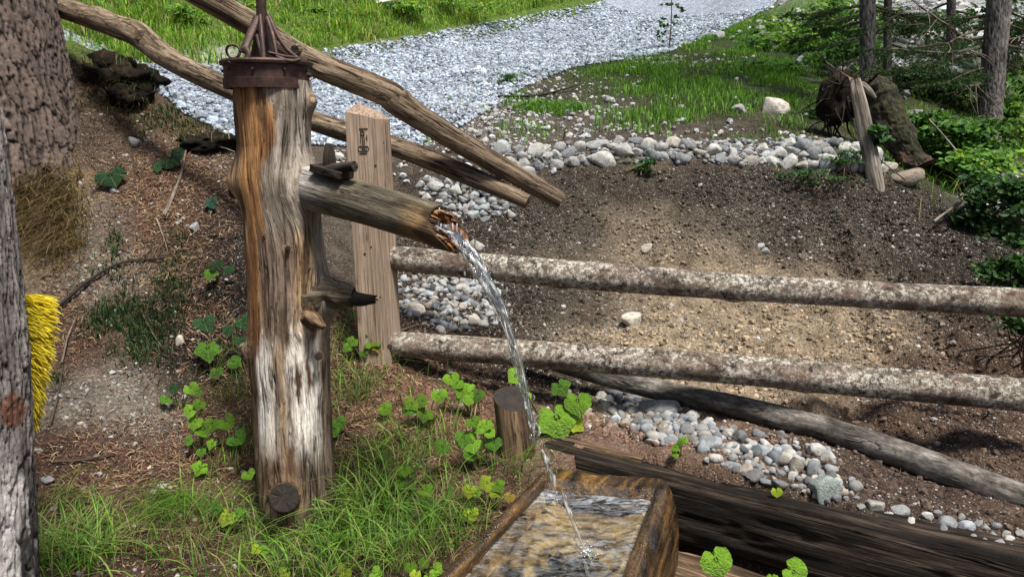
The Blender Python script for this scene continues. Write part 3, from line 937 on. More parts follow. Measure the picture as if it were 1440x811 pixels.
# ------------------------------------------------------------------ the wooden water post
YP = 2.52
def lerp3(a, b, t): return np.array(a) * (1 - t)[:, None] + np.array(b) * t[:, None]
post = empty('water_post', P(420, 760, 2.76), 'stripped tree trunk made into a water fountain, with a wooden spout and an iron cap', 'fountain')
_pp = [(383, 112, 52), (384, 160, 51), (386, 205, 49), (389, 245, 51), (397, 300, 52), (403, 350, 54), (406, 400, 54), (407, 450, 54), (408, 500, 55), (411, 550, 53), (412, 600, 53), (415, 650, 53), (419, 700, 52), (423, 750, 52), (425, 800, 53)][::-1]
_pc = np.array([PY(a, b, YP) for a, b, h in _pp])
_pr = np.array([h * proj(c)[2] / FPX for (a, b, h), c in zip(_pp, _pc)])
def zpx(py): return PY(400, py, YP)[2]
_L0 = _pc[0][2]
def bumpf(A, Lz, a0, z0, sa, sz, amp):
    da = np.abs((A - a0 + math.pi) % (2 * math.pi) - math.pi)
    return amp * np.exp(-(da / sa) ** 2 - ((Lz - z0) / sz) ** 2)
CRACKS = [(.25, 300, 470, .02, .012), (-.1, 520, 660, .018, .010), (.5, 480, 640, .016, .010), (-.55, 430, 600, .016, .009), (.0, 130, 215, .016, .008), (.85, 330, 410, .018, .010), (-.28, 340, 450, .014, .008)]
def post_extra(A, LL, g):
    z = _L0 + LL
    e = bumpf(A, z, -1.35, zpx(250), .45, .055, .035) + bumpf(A, z, -1.5, zpx(492), .3, .03, .022) + bumpf(A, z, 1.45, zpx(140), .35, .035, .022)
    e += bumpf(A, z, 1.0, zpx(262), .75, .085, .038) + bumpf(A, z, 1.35, zpx(415), .55, .07, .045) + bumpf(A, z, .6, zpx(455), .25, .028, .012) + bumpf(A, z, -.35, zpx(698), .38, .055, .016)
    e -= bumpf(A, z, .55, zpx(220), .10, .11, .014) + bumpf(A, z, .95, zpx(210), .09, .10, .014) + bumpf(A, z, 1.2, zpx(340), .12, .08, .012)
    e -= .012 * np.exp(-((A + .62 + .25 * (z - zpx(200))) / .022) ** 2) * sstep(zpx(275), zpx(240), z)
    gr = fbm(np.stack([np.cos(A) * 5, np.sin(A) * 5, z * 1.3], 1), 4)
    e += .012 * fbm(np.stack([np.cos(A) * 1.6, np.sin(A) * 1.6, z * 3.2], 1) + 5, 2)
    for (ca, cz0, cz1, wdt, dp) in CRACKS:
        e -= dp * np.exp(-((A - ca - .06 * np.sin(z * 9 + ca * 7) - .05 * (z - 1)) / wdt) ** 2) * sstep(zpx(cz1) - .06, zpx(cz1) + .02, z) * sstep(zpx(cz0) + .06, zpx(cz0) - .02, z)
    e += .0035 * gr + .0018 * fbm(np.stack([np.cos(A) * 22, np.sin(A) * 22, z * 1.8], 1), 3)
    e += .03 * sstep(zpx(705), zpx(800), z) * (.4 + .6 * np.cos(A * 3 + 1) ** 2)
    return e
tp = tube(_pc, _pr, 176, 380, 0, extra=post_extra)
KN = [(.6, 452, .30, .05), (.75, 500, .16, .03), (-.35, 698, .42, .075), (-.1, 348, .12, .02), (-.75, 333, .14, .03), (1.35, 415, .5, .08), (1.1, 262, .7, .09), (1.3, 140, .3, .05), (-1.4, 250, .4, .07), (-1.45, 492, .3, .04)]
def warp_ang(A, z):
    Aw = A + .10 * fbm(np.stack([np.cos(A) * 1.5, np.sin(A) * 1.5, z * 2.2], 1) + 60, 3) + .045 * fbm(np.stack([np.cos(A) * 4, np.sin(A) * 4, z * 7], 1) + 90, 3)
    for a0, py0, sa, sz in KN:
        dA, dz = A - a0, z - zpx(py0)
        Aw = Aw - dA * .75 * np.exp(-(dA / sa) ** 2 * .8 - (dz / sz) ** 2 * .8) + 0
    return Aw
def post_col(t):
    V, A = t['V'], t['ang']
    px, py, d = proj(V)
    z = V[:, 2]
    g = np.stack([np.cos(A) * .13, np.sin(A) * .13, z], 1)
    Aw = t['Aw']
    g = np.stack([np.cos(Aw) * .13, np.sin(Aw) * .13, z], 1)
    st = fbm(g * np.array([34, 34, 5.0]) + 4, 5, .6)
    st2 = fbm(g * np.array([80, 80, 9]) + 14, 4, .6)
    lo = fbm(g * np.array([9, 9, 5]) + 24, 4)
    c0 = np.interp(py, [q[1] for q in _pp[::-1]], [q[0] for q in _pp[::-1]])
    s = A / 1.25 + .16 * lo + .07 * st           # -1 left edge, 1 right edge as seen
    O, OD, GY, GL, BR, DK, WH, TN = (.46, .245, .10), (.25, .11, .042), (.20, .165, .13), (.43, .38, .325), (.125, .072, .043), (.05, .03, .02), (.80, .75, .68), (.42, .29, .165)
    n = len(V)
    c = lerp3(OD, O, sstep(-.25, .3, st))
    c = c * (1 - .0 * s[:, None])
    tan = lerp3(BR, TN, sstep(-.3, .25, st))
    gry = lerp3(GY, GL, sstep(-.4, .5, st + .4 * lo))
    mid = lerp3(BR, (.30, .23, .17), sstep(-.35, .3, st)); mid2 = lerp3((.10, .07, .05), (.26, .195, .145), sstep(-.3, .3, st2 + .4 * st))
    wht = lerp3(BR, WH, sstep(-.24, .04, st + .35 * lo + .12))
    def m(a, b, k): return a * (1 - k)[:, None] + b * k[:, None]
    # upper: orange on the left, silver grey on the right, dark seam between
    c = m(c, tan, sstep(-.62, -.8, s))
    seam = np.exp(-((s - .02 - .2 * (py - 150) / 150) / .09) ** 2) * sstep(245, 215, py)
    c = m(c, gry, sstep(-.02, .16, s - .22 * sstep(120, 170, py) + .38 * sstep(190, 245, py)) )
    c = m(c, np.tile(np.array(DK), (n, 1)), np.clip(seam * (.6 + .8 * st), 0, .85))
    # middle
    k2 = sstep(300, 360, py + 40 * lo)
    cm = m(m(lerp3(OD, TN, sstep(-.2, .3, st)), mid2, sstep(-.5, -.22, s)), lerp3(BR, TN, sstep(-.2, .3, st)), sstep(.25, .5, s))
    cm = m(cm, gry * .8, sstep(.72, .9, s))
    c = m(c, cm, k2)
    # lower: bleached white with brown streaks
    k3 = sstep(455, 510, py + 75 * st + 40 * lo)
    cw = m(wht, lerp3(BR, TN, sstep(-.2, .3, st)), np.clip(np.exp(-((s - .05) / .16) ** 2) * .95 + sstep(-.62, -.8, s), 0, 1))
    cw = m(cw, mid2 * .7, sstep(.72, .95, s))
    c = m(c, cw, k3)
    k4 = sstep(610, 660, py + 40 * st)
    c = m(c, m(lerp3(BR, (.36, .26, .17), sstep(-.3, .25, st)), mid2 * .75, sstep(.1, .4, s)), k4)
    for (ca, cz0, cz1, wdt, dp) in CRACKS:
        kc = np.exp(-((A - ca - .06 * np.sin(z * 9 + ca * 7) - .05 * (z - 1)) / (wdt * 1.1)) ** 2) * sstep(zpx(cz1) - .06, zpx(cz1) + .02, z) * sstep(zpx(cz0) + .06, zpx(cz0) - .02, z)
        c = m(c, np.tile(np.array((.035, .022, .015)), (n, 1)), kc * .85)
    ckk = np.exp(-((A + .62 + .25 * (z - zpx(200))) / .03) ** 2) * sstep(zpx(285), zpx(250), z)
    c = m(c, np.tile(np.array((.02, .012, .008)), (n, 1)), ckk * .9)
    c = m(c, np.tile(np.array((.06, .042, .03)), (n, 1)), sstep(700, 745, py + 12 * st) * .85)
    for (kx, ky, rx, ry) in [(443, 455, 20, 16), (448, 500, 8, 10), (400, 700, 34, 32), (405, 348, 9, 4), (372, 333, 5, 7), (440, 140, 10, 10), (348, 492, 8, 12)]:
        q = ((px - kx) / rx) ** 2 + ((py - ky) / ry) ** 2
        k = np.exp(-q * 1.2) * (np.abs(A) < 2)
        ringc = lerp3((.10, .06, .04), (.34, .24, .15), sstep(-.6, .6, np.sin(9 * np.sqrt(q) + 2 * st)))
        c = m(c, ringc, np.clip(k * 1.1, 0, .9))
    return np.clip(c, .01, .9)
tp['Aw'] = warp_ang(tp['ang'], tp['V'][:, 2])
_side = tp['cap'] < .5
tp['grain'][_side] = np.stack([.13 * np.cos(tp['Aw']), .13 * np.sin(tp['Aw']), tp['L']], 1)[_side]
tobj('trunk', tp, MAT['pump'], post, post_col(tp), MAT['endg'])

# spout: hollow log with a broken mouth
SR, SE = P(418, 257, 2.44), P(640, 327, 2.13)
sdir = (SE - SR) / np.linalg.norm(SE - SR)
_sp = [P(392, 250, 2.60), P(440, 265, 2.455), P(520, 288, 2.33), P(590, 310, 2.21), P(628, 324, 2.145), P(652, 334, 2.115)]
SRAD = [.098, .076, .066, .063, .060, .052]
def sp_extra(A, LL, g):
    return .004 * fbm(g * np.array([14, 14, 4]) + 2, 4) - .0
ts = tube(_sp, SRAD, 96, 150, 0, extra=sp_extra, cap=False)
# break the mouth open: the top of the end is torn away
A2, L2 = ts['ang'].reshape(150, 96), ts['L'].reshape(150, 96)
Ltot = L2.max()
up = np.cos(A2 + math.pi / 2)                      # 1 at the top of the log (angle -90 deg)
cutL = Ltot - .006 - .095 * sstep(-.75, .9, up + .25 * np.cos(A2)) - .012 * np.abs(fbm(np.stack([np.cos(A2).ravel() * 9, np.sin(A2).ravel() * 9, A2.ravel() * 0], 1), 3)).reshape(A2.shape)
over = np.maximum(L2 - cutL, 0)
V3 = ts['V'].reshape(150, 96, 3).copy()
V3 -= ts['T'][:, None, :] * over[..., None]
inn = ts['path'][:, None, :] + (V3 - (V3 - ts['path'][:, None, :])) * 0
# inner bore rings: from the torn lip back into the log
bore = []
nb = 14
lip = V3[-1]
axis = sdir
cen = ts['path'][-1]
for k in range(nb):
    f = k / (nb - 1)
    ctr = cen - axis * (f * .22)
    rel = lip - cen
    rel_ax = rel @ axis
    radial = rel - rel_ax[:, None] * axis
    sc = .86 if k == 0 else .60 + .04 * math.sin(k * 2)
    if k == 0: pos = lip - radial * .14 + axis * .001
    else: pos = cen + radial * sc + (rel_ax * (1 - f))[:, None] * axis * .97 - axis * (f * .22)
    pos = pos + (fbm(pos * 60, 3) * .004)[:, None] * axis
    bore.append(pos)
bore = np.array(bore)
allV = np.concatenate([V3.reshape(-1, 3), bore.reshape(-1, 3)])
_i = np.arange(150 + nb - 1)[:, None] * 96
_j = np.arange(96)[None, :]
SF = np.stack([_i + _j, _i + _j + 96, _i + 96 + (_j + 1) % 96, _i + (_j + 1) % 96], -1).reshape(-1, 4)
gr = np.concatenate([ts['grain'], bore.reshape(-1, 3)])
dS = np.concatenate([(Ltot - L2).ravel(), np.zeros(nb * 96)])
spA = np.concatenate([A2.ravel(), np.tile(A2[0], nb)])
gg = fbm(gr * np.array([30, 30, 4]), 4)
cS = lerp3((.04, .033, .024), (.15, .128, .094), sstep(-.4, .4, gg))
olive = sstep(-.1, .5, fbm(gr * 9 + 3, 3)) * .4
cS = cS * (1 - olive[:, None]) + np.array((.17, .15, .08)) * olive[:, None]
kt = sstep(.24, .10, dS + .05 * gg) * sstep(-1.3, -.3, spA) * sstep(1.25, .9, spA)
cS = cS * (1 - kt[:, None]) + lerp3((.22, .13, .06), (.46, .31, .16), sstep(-.3, .3, gg)) * kt[:, None]
kr_ = sstep(.40, .17, np.concatenate([L2.ravel(), np.full(nb * 96, 9.0)]) + .05 * gg)
cS = cS * (1 - kr_[:, None]) + lerp3((.20, .19, .185), (.42, .405, .39), sstep(-.3, .4, gg)) * kr_[:, None]
kd = sstep(.13, .09, dS + .05 * gg)
cS = cS * (1 - .8 * kd[:, None]) + np.array((.035, .022, .014)) * .8 * kd[:, None]
isb = np.arange(len(allV)) >= 150 * 96
cS[isb] = lerp3((.05, .018, .008), (.42, .16, .045), sstep(-.3, .25, fbm(allV[isb] * 50, 3)))
lipo = sstep(.045, .01, dS) * sstep(.6, 1.2, spA) * (~isb)
cS = cS * (1 - lipo[:, None]) + np.array((.40, .17, .05)) * lipo[:, None]
link('spout', mesh('spout', allV, SF, MAT['pump'], dict(grain=gr, col=cS)), post)
# splinters on the torn mouth
sp = []
for a in np.linspace(-2.6, .9, 26):
    k = int((a + math.pi) / (2 * math.pi) * 96) % 96
    b = lip[k] - (lip[k] - cen - ((lip[k] - cen) @ axis) * axis) * .08
    ln = R.uniform(.008, .04)
    t = tube([b - axis * .015, b + axis * ln * .5 + rng.normal(0, .002, 3), b + axis * ln + rng.normal(0, .004, 3)], [.004, .003, .0006], 5, 5)
    sp.append((t['V'], [t['F']] + t['CF'], dict(grain=t['grain'], col=np.tile(np.array(R.choice([(.24, .10, .035), (.08, .04, .02), (.035, .024, .016), (.3, .2, .12)])), (len(t['V']), 1)))))
V, F, at = join(sp)
tag(link('splinters', mesh('splinters', V, F, MAT['pump'], at), post), kind='stuff')

# knots, stubs
t = tube([PY(438, 414, YP - .03), PY(462, 412, YP - .04), PY(482, 416, YP - .05), PY(498, 418, YP - .055)], [.082, .055, .044, .032], 48, 50, .18, (26, 26, 14), extra=lambda A, LL, g: .011 * fbm(g * 45, 4))
tobj('branch_stub', t, MAT['spout'], post, None, MAT['enddark'])
t = tube([PY(490, 418, YP - .055), PY(510, 421, YP - .06), PY(526, 421, YP - .065)], [.026, .023, .015], 30, 26, .42, (60, 60, 22), capjag=.012)
tobj('peg', t, MAT['darkwood'], post, None, MAT['enddark'])
_kn = []
for (x0, y0, x1, y1, r0, r1) in [(428, 447, 444, 443, .008, .016), (444, 443, 458, 455, .016, .014), (430, 452, 450, 460, .010, .013), (446, 460, 461, 458, .013, .006)]:
    continue
    t = tube([PY(x0, y0, YP - .128), PY((x0 + x1) / 2, (y0 + y1) / 2 - 2, YP - .15), PY(x1, y1, YP - .14)], [r0, max(r0, r1), r1], 14, 12, .25, (90, 90, 40))
    _kn.append((t['V'], [t['F']] + t['CF'], dict(grain=t['grain'], cap=t['cap'])))
tobj('knot', tube([PY(434, 447, YP - .09), PY(441, 449, YP - .135), PY(449, 455, YP - .148), PY(456, 459, YP - .14)], [.032, .025, .017, .011], 40, 36, .5, (45, 45, 45)), MAT['tanbeam'], post, None, MAT['enddark'])
for (x, y, r, dy) in [(448, 501, .012, -.128), (405, 348, .010, -.137), (372, 333, .009, -.122), (345, 492, .026, -.02), (334, 268, .030, -.03)]:
    t = tube([PY(x, y, YP + dy + .02), PY(x - (3 if x < 350 else 0), y, YP + dy - .004)], [r, r * .7], 16, 8, .2, (80, 80, 40))
    tobj('knot', t, MAT['darkwood' if x in (448, 334) else 'dead'], post, None, MAT['enddark'])
t = tube([PY(402, 693, YP - .09), PY(401, 697, YP - .14), PY(400, 699, YP - .165)], [.066, .052, .049], 40, 16, .05, (30, 30, 12))
tobj('cut_stub', t, MAT['tanbeam'], post, None, MAT['enddark'])
# little wooden plug assembly on the spout
def boxm(c, ax, sx, sy, sz, jig=.0, seg=6):
    """box with axes ax (3x3 rows), half sizes; lightly subdivided so that noise can roughen it"""
    bm = bmesh.new()
    bmesh.ops.create_cube(bm, size=2)
    bmesh.ops.subdivide_edges(bm, edges=bm.edges[:], cuts=seg, use_grid_fill=True)
    V = np.array([v.co[:] for v in bm.verts])
    F = [np.array([[v.index for v in f.verts] for f in bm.faces])]
    bm.free()
    W3 = V * np.array([sx, sy, sz])
    if jig: W3 = W3 + (fbm(W3 * 30 + c[0] * 9, 3) * jig)[:, None] * V / np.linalg.norm(V, axis=1)[:, None]
    return np.asarray(c) + W3 @ np.asarray(ax), F, dict(grain=W3[:, [1, 2, 0]], cap=np.zeros(len(V)))
_sx = sdir; _sy = np.cross((0, 0, 1), _sx); _sy /= np.linalg.norm(_sy); _sz = np.cross(_sx, _sy)
V, F, at = boxm(P(466, 241, 2.345), [_sx, _sy, _sz], .065, .035, .012, .008)
link('plug_plate', mesh('plug_plate', V, F, MAT['darkwood'], at), post)
tobj('plug', tube([P(465, 242, 2.34), P(463, 222, 2.33), P(463, 203, 2.33)], [.021, .020, .013], 14, 14, .15, (50, 50, 20)), MAT['darkwood'], post, None, MAT['enddark'])
tobj('plug_pin', tube([P(456, 240, 2.33), P(478, 236, 2.31), P(499, 234, 2.28)], [.015, .017, .016], 14, 14, .2, (60, 60, 20)), MAT['darkwood'], post, None, MAT['enddark'])
tobj('plug_pin', tube([P(480, 250, 2.32), P(481, 240, 2.31)], [.012, .015], 12, 8, .2, (60, 60, 20)), MAT['darkwood'], post, None, MAT['enddark'])

# iron cap
cc0, cc1 = PY(377, 124, YP), PY(377, 92, YP)
rb = 58 * proj(cc0)[2] / FPX
def lathe(name, prof, c, mat, parent, n=64, wob=.0):
    a = np.linspace(0, 2 * math.pi, n, endpoint=False)
    V = np.array([[c[0] + r * math.cos(t), c[1] + r * math.sin(t), z] for r, z in prof for t in a])
    if wob: V[:, :2] += (wob * fbm(V * 12, 2))[:, None] * (V[:, :2] - np.array(c)[:2]) / .13
    i = np.arange(len(prof) - 1)[:, None] * n; j = np.arange(n)[None, :]
    F = np.stack([i + j, i + (j + 1) % n, i + n + (j + 1) % n, i + n + j], -1).reshape(-1, 4)
    o = link(name, mesh(name, V, F, mat, None, False), parent)
    return o
z0, z1 = cc0[2], cc1[2]
hz = z1 - z0
lathe('band', [(rb - .012, z0 - .004), (rb + .002, z0 - .004), (rb + .003, z0 + hz * .36), (rb - .001, z0 + hz * .38), (rb - .001, z1)], cc0, MAT['rust'], post, wob=.003)
rf = 62.5 * proj(cc1)[2] / FPX
lathe('flange', [(rb - .01, z1 - .004), (rf, z1 - .002), (rf + .002, z1 + .006), (rf - .002, z1 + .012), (rb * .6, z1 + .018), (.012, z1 + .022), (.0005, z1 + .022)], cc0, MAT['rust'], post, wob=.003)
for a in np.linspace(-2.8, 2.8, 9):
    b = np.array([cc0[0] + math.sin(a) * (rb + .001), cc0[1] - math.cos(a) * (rb + .001), z0 + hz * .72])
    dv = np.array([math.sin(a), -math.cos(a), 0])
    tobj('rivet', tube([b - dv * .004, b + dv * .006], [.006, .004], 8, 3), MAT['rust'], post)
def strap(name, pts, w, th, n=24):
    t = tube(pts, w, 12, n, 0, flat=1.0)
    # flatten along the view-facing normal
    k = n
    V = t['V'].copy()
    m_ = 12
    cen_ = np.repeat(t['path'], m_, 0)
    Nn = np.repeat(t['N'], m_, 0)
    body = V[:k * m_] - cen_
    V[:k * m_] = V[:k * m_] - Nn * ((body * Nn).sum(1) * (1 - th / np.repeat(t['r'], m_)))[:, None]
    for e, r0 in ((0, k * m_), (k - 1, k * m_ + 2 * m_ + 1)):
        q = V[r0:r0 + 2 * m_ + 1] - t['path'][e]
        V[r0:r0 + 2 * m_ + 1] -= t['N'][e] * ((q @ t['N'][e]) * (1 - th / t['r'][e]))[:, None]
    t['V'] = V
    return tobj(name, t, MAT['rust'], post)
yz = YP
apex = PY(367, 14, yz)
strap('finial_bar', [PY(364, -70, yz), PY(366, -20, yz), PY(368, 28, yz)], [.0095, .016, .017], .010, 20)
strap('bracket', [PY(362, 24, yz - .04), PY(353, 46, yz - .07), PY(345, 66, yz - .10), PY(343, 74, yz - .11)], [.0125, .0135, .0125, .017], .006)
strap('hook', [PY(344, 68, yz - .11), PY(349, 78, yz - .115), PY(342, 87, yz - .12), PY(330, 89.5, yz - .12), PY(322, 88, yz - .12)], [.013, .010, .0095, .009, .006], .007)
a = np.linspace(0, 2 * math.pi, 26)
cr = PY(328, 73, yz - .09)
rr = 9 * 2.42 / FPX
tobj('ring', tube([cr + np.array([rr * math.cos(t), .004 * math.sin(2 * t), rr * math.sin(t)]) for t in a], .0042, 8, 60, cap=False), MAT['rust'], post)
strap('bracket', [PY(366, 22, yz - .05), PY(368, 50, yz - .09), PY(371, 87, yz - .115)], [.006, .008, .009], .006)
strap('bracket', [PY(361, 50, yz - .07), PY(365, 66, yz - .10), PY(370, 88, yz - .11)], [.006, .006, .006], .005)
strap('bracket', [PY(376, 22, yz - .03), PY(390, 50, yz - .05), PY(404, 70, yz - .06), PY(421, 84, yz - .06)], [.011, .008, .007, .006], .006)
strap('bracket', [PY(375, 25, yz - .05), PY(384, 52, yz - .08), PY(389, 78, yz - .10)], [.008, .007, .006], .006)
strap('bracket', [PY(378, 74, yz - .10), PY(392, 81, yz - .11), PY(408, 86, yz - .10), PY(422, 84, yz - .08)], [.005, .0055, .006, .005], .006)
strap('bracket', [PY(378, 74, yz - .12), PY(398, 79, yz - .10), PY(420, 82, yz - .07)], [.004, .005, .005], .005)
strap('bracket', [PY(372, 18, yz + .03), PY(366, 60, yz + .08), PY(356, 88, yz + .10)], [.012, .011, .012], .006)
# central wedge
w0, w1, w2, w3 = PY(355, 88, yz), PY(385, 88, yz), PY(374, 20, yz), PY(366, 20, yz)
Vw = np.array([w0 + [0, -.03, 0], w1 + [0, -.03, 0], w2 + [0, -.02, 0], w3 + [0, -.02, 0], w0 + [0, .03, 0], w1 + [0, .03, 0], w2 + [0, .02, 0], w3 + [0, .02, 0]])
link('wedge', mesh('wedge', Vw, np.array([[0, 1, 2, 3], [5, 4, 7, 6], [4, 0, 3, 7], [1, 5, 6, 2], [3, 2, 6, 7], [4, 5, 1, 0]]), MAT['rust'], None, False), post)
t = tube([PY(433, 106, yz - .03), PY(438, 106, yz - .035)], [.009, .007], 10, 3)
tobj('rivet', t, MAT['rust'], post)

# ------------------------------------------------------------------ sawn post with carved sign
YS = 3.17
sq = empty('sawn_post', PY(545, 505, YS), 'square sawn fence post with a chamfered top and a carved sign, behind the spout', 'post')
def post_pt(px, py, dy): return PY(px, py, YS + dy)
# front face edges at the top and at the foot (photo pixels), depth going back and right
fl0, fr0, fl1, fr1 = post_pt(485, 158, 0), post_pt(530, 168, 0), post_pt(531, 520, 0), post_pt(549, 520, 0)
fl1 = post_pt(507, 520, 0); fr1 = post_pt(549, 520, 0)
dpt = np.array([.035, .115, 0])
n_h, n_w = 60, 8
def lin(a, b, t): return a[None, :] * (1 - t)[:, None] + b[None, :] * t[:, None]
hs = np.linspace(0, 1, n_h)
A0, B0 = lin(fl1, fl0, hs), lin(fr1, fr0, hs)
A1, B1 = A0 + dpt, B0 + dpt
ring = []
for a, b in ((A0, B0), (B0, B1), (B1, A1), (A1, A0)):
    for k in range(n_w): ring.append(a + (b - a) * (k / n_w))
ring = np.stack(ring, 1)                                # n_h, 32, 3
ms = 4 * n_w
Vr = ring.reshape(-1, 3)
i = np.arange(n_h - 1)[:, None] * ms; j = np.arange(ms)[None, :]
FS = np.stack([i + j, i + (j + 1) % ms, i + ms + (j + 1) % ms, i + ms + j], -1).reshape(-1, 4)
ctr = ring.mean(1, keepdims=True)
gS = (ring - ctr).reshape(-1, 3)
gS = np.concatenate([gS[:, :2], Vr[:, 2:3]], 1)
Vr = Vr + (fbm(gS * np.array([30, 30, 3]), 3) * .0016)[:, None]
# chamfered head: the top ring pulled in to a small ridge
top = ring[-1]
head1 = top + np.array([0, 0, .0])
cm = top.mean(0)
ridge = cm + (top - cm) * np.array([.52, .42, 1]) + np.array([0, 0, .034])
capc = ridge.mean(0)
b0 = len(Vr)
Vr = np.vstack([Vr, top + (cm - top) * .004 + [0, 0, .002], ridge, capc[None]])
gS = np.vstack([gS, (top - cm), (ridge - cm), [[0, 0, 0]]])
jj = np.arange(ms)
FH = np.stack([b0 + jj, b0 + (jj + 1) % ms, b0 + ms + (jj + 1) % ms, b0 + ms + jj], 1)
FT = np.stack([b0 + ms + jj, b0 + ms + (jj + 1) % ms, np.full(ms, b0 + 2 * ms)], 1)
FB = np.stack([(n_h - 1) * ms + jj, (n_h - 1) * ms + (jj + 1) % ms, b0 + (jj + 1) % ms, b0 + jj], 1)
link('shaft', mesh('shaft', Vr, [FS, FB, FH, FT], [MAT['plank'], MAT['endg']], dict(grain=gS, cap=np.zeros(len(Vr))), False, [0, 0, 0, 0]), sq)
# carved sign: strokes cut into the front face
ex = (fr0 - fl0) / np.linalg.norm(fr0 - fl0); ez = (fl0 - fl1) / np.linalg.norm(fl0 - fl1)
nf = np.cross(ex, ez); nf /= np.linalg.norm(nf)
if nf[1] > 0: nf = -nf
def fpt(x, y):          # a photo pixel on the front face
    q = P(x, y, 1.0) - np.array([0, 0, CAMZ]); o = np.array([0, 0, CAMZ])
    return o + q * ((fl0 - o) @ nf / (q @ nf)) + nf * .0012
STROKES = [[(505, 181), (516, 181)], [(507, 181), (507, 187)], [(515.5, 180), (517, 181.5)], [(509, 184), (512, 186), (511.5, 189), (508.5, 189.5), (507, 187), (509, 184)], [(509.5, 190), (510.3, 204)], [(507.5, 190), (507, 199)],
           [(512, 189), (512.6, 203)], [(516, 190), (516.3, 197)], [(514.5, 194), (516.5, 194)], [(504.5, 206), (517, 206), (517.3, 212), (505, 212.2), (504.5, 206)], [(509, 207.5), (514, 211)], [(513, 207.5), (509, 211.2)], [(515, 208), (515.4, 211)], [(505.5, 216), (516.5, 215.6)]]
_cv = []
for s_ in STROKES:
    t = tube([fpt(*q) for q in s_], .0016, 6, max(6, 5 * len(s_)))
    _cv.append((t['V'], [t['F']] + t['CF'], {}))
V, F, at = join(_cv)
link('carved_sign', mesh('carved_sign', V, F, MAT['mark'], None), sq)
for (x, y, r) in [(528, 233, .006), (539, 201, .003), (522, 347, .004), (513, 357, .006), (535, 417, .003), (548, 487, .012)]:
    b = fpt(x, y)
    t = tube([b + nf * -.004 , b + nf * .0005], [r, r * .9], 12, 3, .2, (200, 200, 200))
    tobj('knot', t, MAT['mark'], sq)

# ------------------------------------------------------------------ poles and rails
def pole(name, label, cat, pts, rpx, mat, capm, group=None, amp=.05, knots=(), rings=160, sides=48, freq=(9, 9, 3), fine=.0012):
    c = [P(*p) for p in pts]
    r = [a * p[2] / FPX for a, p in zip(rpx, pts)]
    def ex(A, LL, g):
        e = fine * fbm(g * np.array([60, 60, 14]), 3)
        Lm = LL.max()
        for (f, a0, sa, sl, am) in knots: e = e + bumpf(A, LL, a0, f * Lm, sa, sl, am)
        return e
    t = tube(c, r, sides, rings, amp, freq, seed=R.uniform(0, 50), extra=ex, capjag=.006)
    o = tobj(name, t, mat, None, None, capm)
    return tag(o, label, cat, group)
pole('leaning_pole', 'weathered pole running down from behind the iron cap past the head of the sawn post', 'pole',
     [(130, -95, 2.75), (283, -6, 2.9), (360, 38, 2.98), (430, 84, 3.06), (545, 132, 3.2), (560, 146, 3.22), (660, 208, 3.35), (787, 281, 3.5)], [16, 17, 18, 18.5, 19, 18, 16, 12], MAT['pole'], MAT['endg'],
     knots=[(.43, .3, .35, .03, .010), (.60, -.9, .5, .028, .018), (.625, -.8, .4, .02, .012), (.8, .4, .4, .03, .005)], amp=.09)
pole('leaning_pole', 'crooked pole with a round knot, sloping from the big spruce to a sawn tip', 'pole',
     [(-20, -25, 4.9), (85, 10, 4.6), (165, 38, 4.35), (196, 50, 4.25), (240, 84, 4.12), (330, 128, 3.9), (440, 170, 3.68), (560, 208, 3.5), (650, 243, 3.45), (742, 284, 3.4)], [14, 15, 16, 18, 15, 14.5, 14, 14, 14, 10], MAT['pole'], MAT['endg'],
     knots=[(.275, .1, .4, .05, .016), (.285, -1.2, .5, .06, .012)], amp=.07)
# the knot eye on the crooked pole
b = P(196, 49, 4.145)
tobj('knot', tube([b + np.array([0, .03, 0]), b + np.array([0, -.012, 0])], [.034, .026], 20, 6, .12, (60, 60, 30)), MAT['pole'], bpy.data.objects['leaning_pole.001'], None, MAT['endg'])
b = P(415, 70, 2.985)
tobj('knot', tube([b + np.array([0, .03, 0]), b + np.array([0, -.006, 0])], [.027, .018], 20, 6, .2, (60, 60, 30)), MAT['pole'], bpy.data.objects['leaning_pole'], None, MAT['enddark'])
pole('fence_rail', 'upper bark covered fence rail with white lichen, running right from the sawn post', 'rail',
     [(545, 362, 3.32), (700, 377, 3.22), (880, 392, 3.11), (1000, 401, 3.03), (1200, 413, 2.92), (1480, 428, 2.75)], [17, 19, 20, 19, 18.5, 21], MAT['lichen'], MAT['endg'],
     'horizontal fence rails', .055, [(.30, 1.5, .5, .03, .008), (.57, 1.7, .5, .035, .012), (.75, -1.5, .6, .05, .004)])
pole('fence_rail', 'lower bark covered fence rail with white lichen, just above the dark sloping pole', 'rail',
     [(550, 483, 3.36), (700, 494, 3.22), (900, 509, 3.06), (1050, 521, 2.95), (1240, 538, 2.82), (1480, 558, 2.66)], [18, 18.5, 20, 21, 22.5, 24], MAT['lichen'], MAT['endg'],
     'horizontal fence rails', .05, [(.33, -1.2, .5, .04, .006), (.68, 1.5, .5, .03, .008)])
pole('fallen_pole', 'smooth dark grey pole lying on the dirt, sloping down under the lower rail', 'pole',
     [(740, 497, 3.55), (860, 533, 3.32), (950, 553, 3.18), (1050, 575, 3.02), (1160, 603, 2.86), (1280, 643, 2.68), (1480, 719, 2.4)], [11, 13, 15, 16.5, 17.5, 20, 24], MAT['greybark'], MAT['endg'], None, .03,
     [(.35, 0, .6, .04, .003), (.6, .8, .5, .03, .003)])

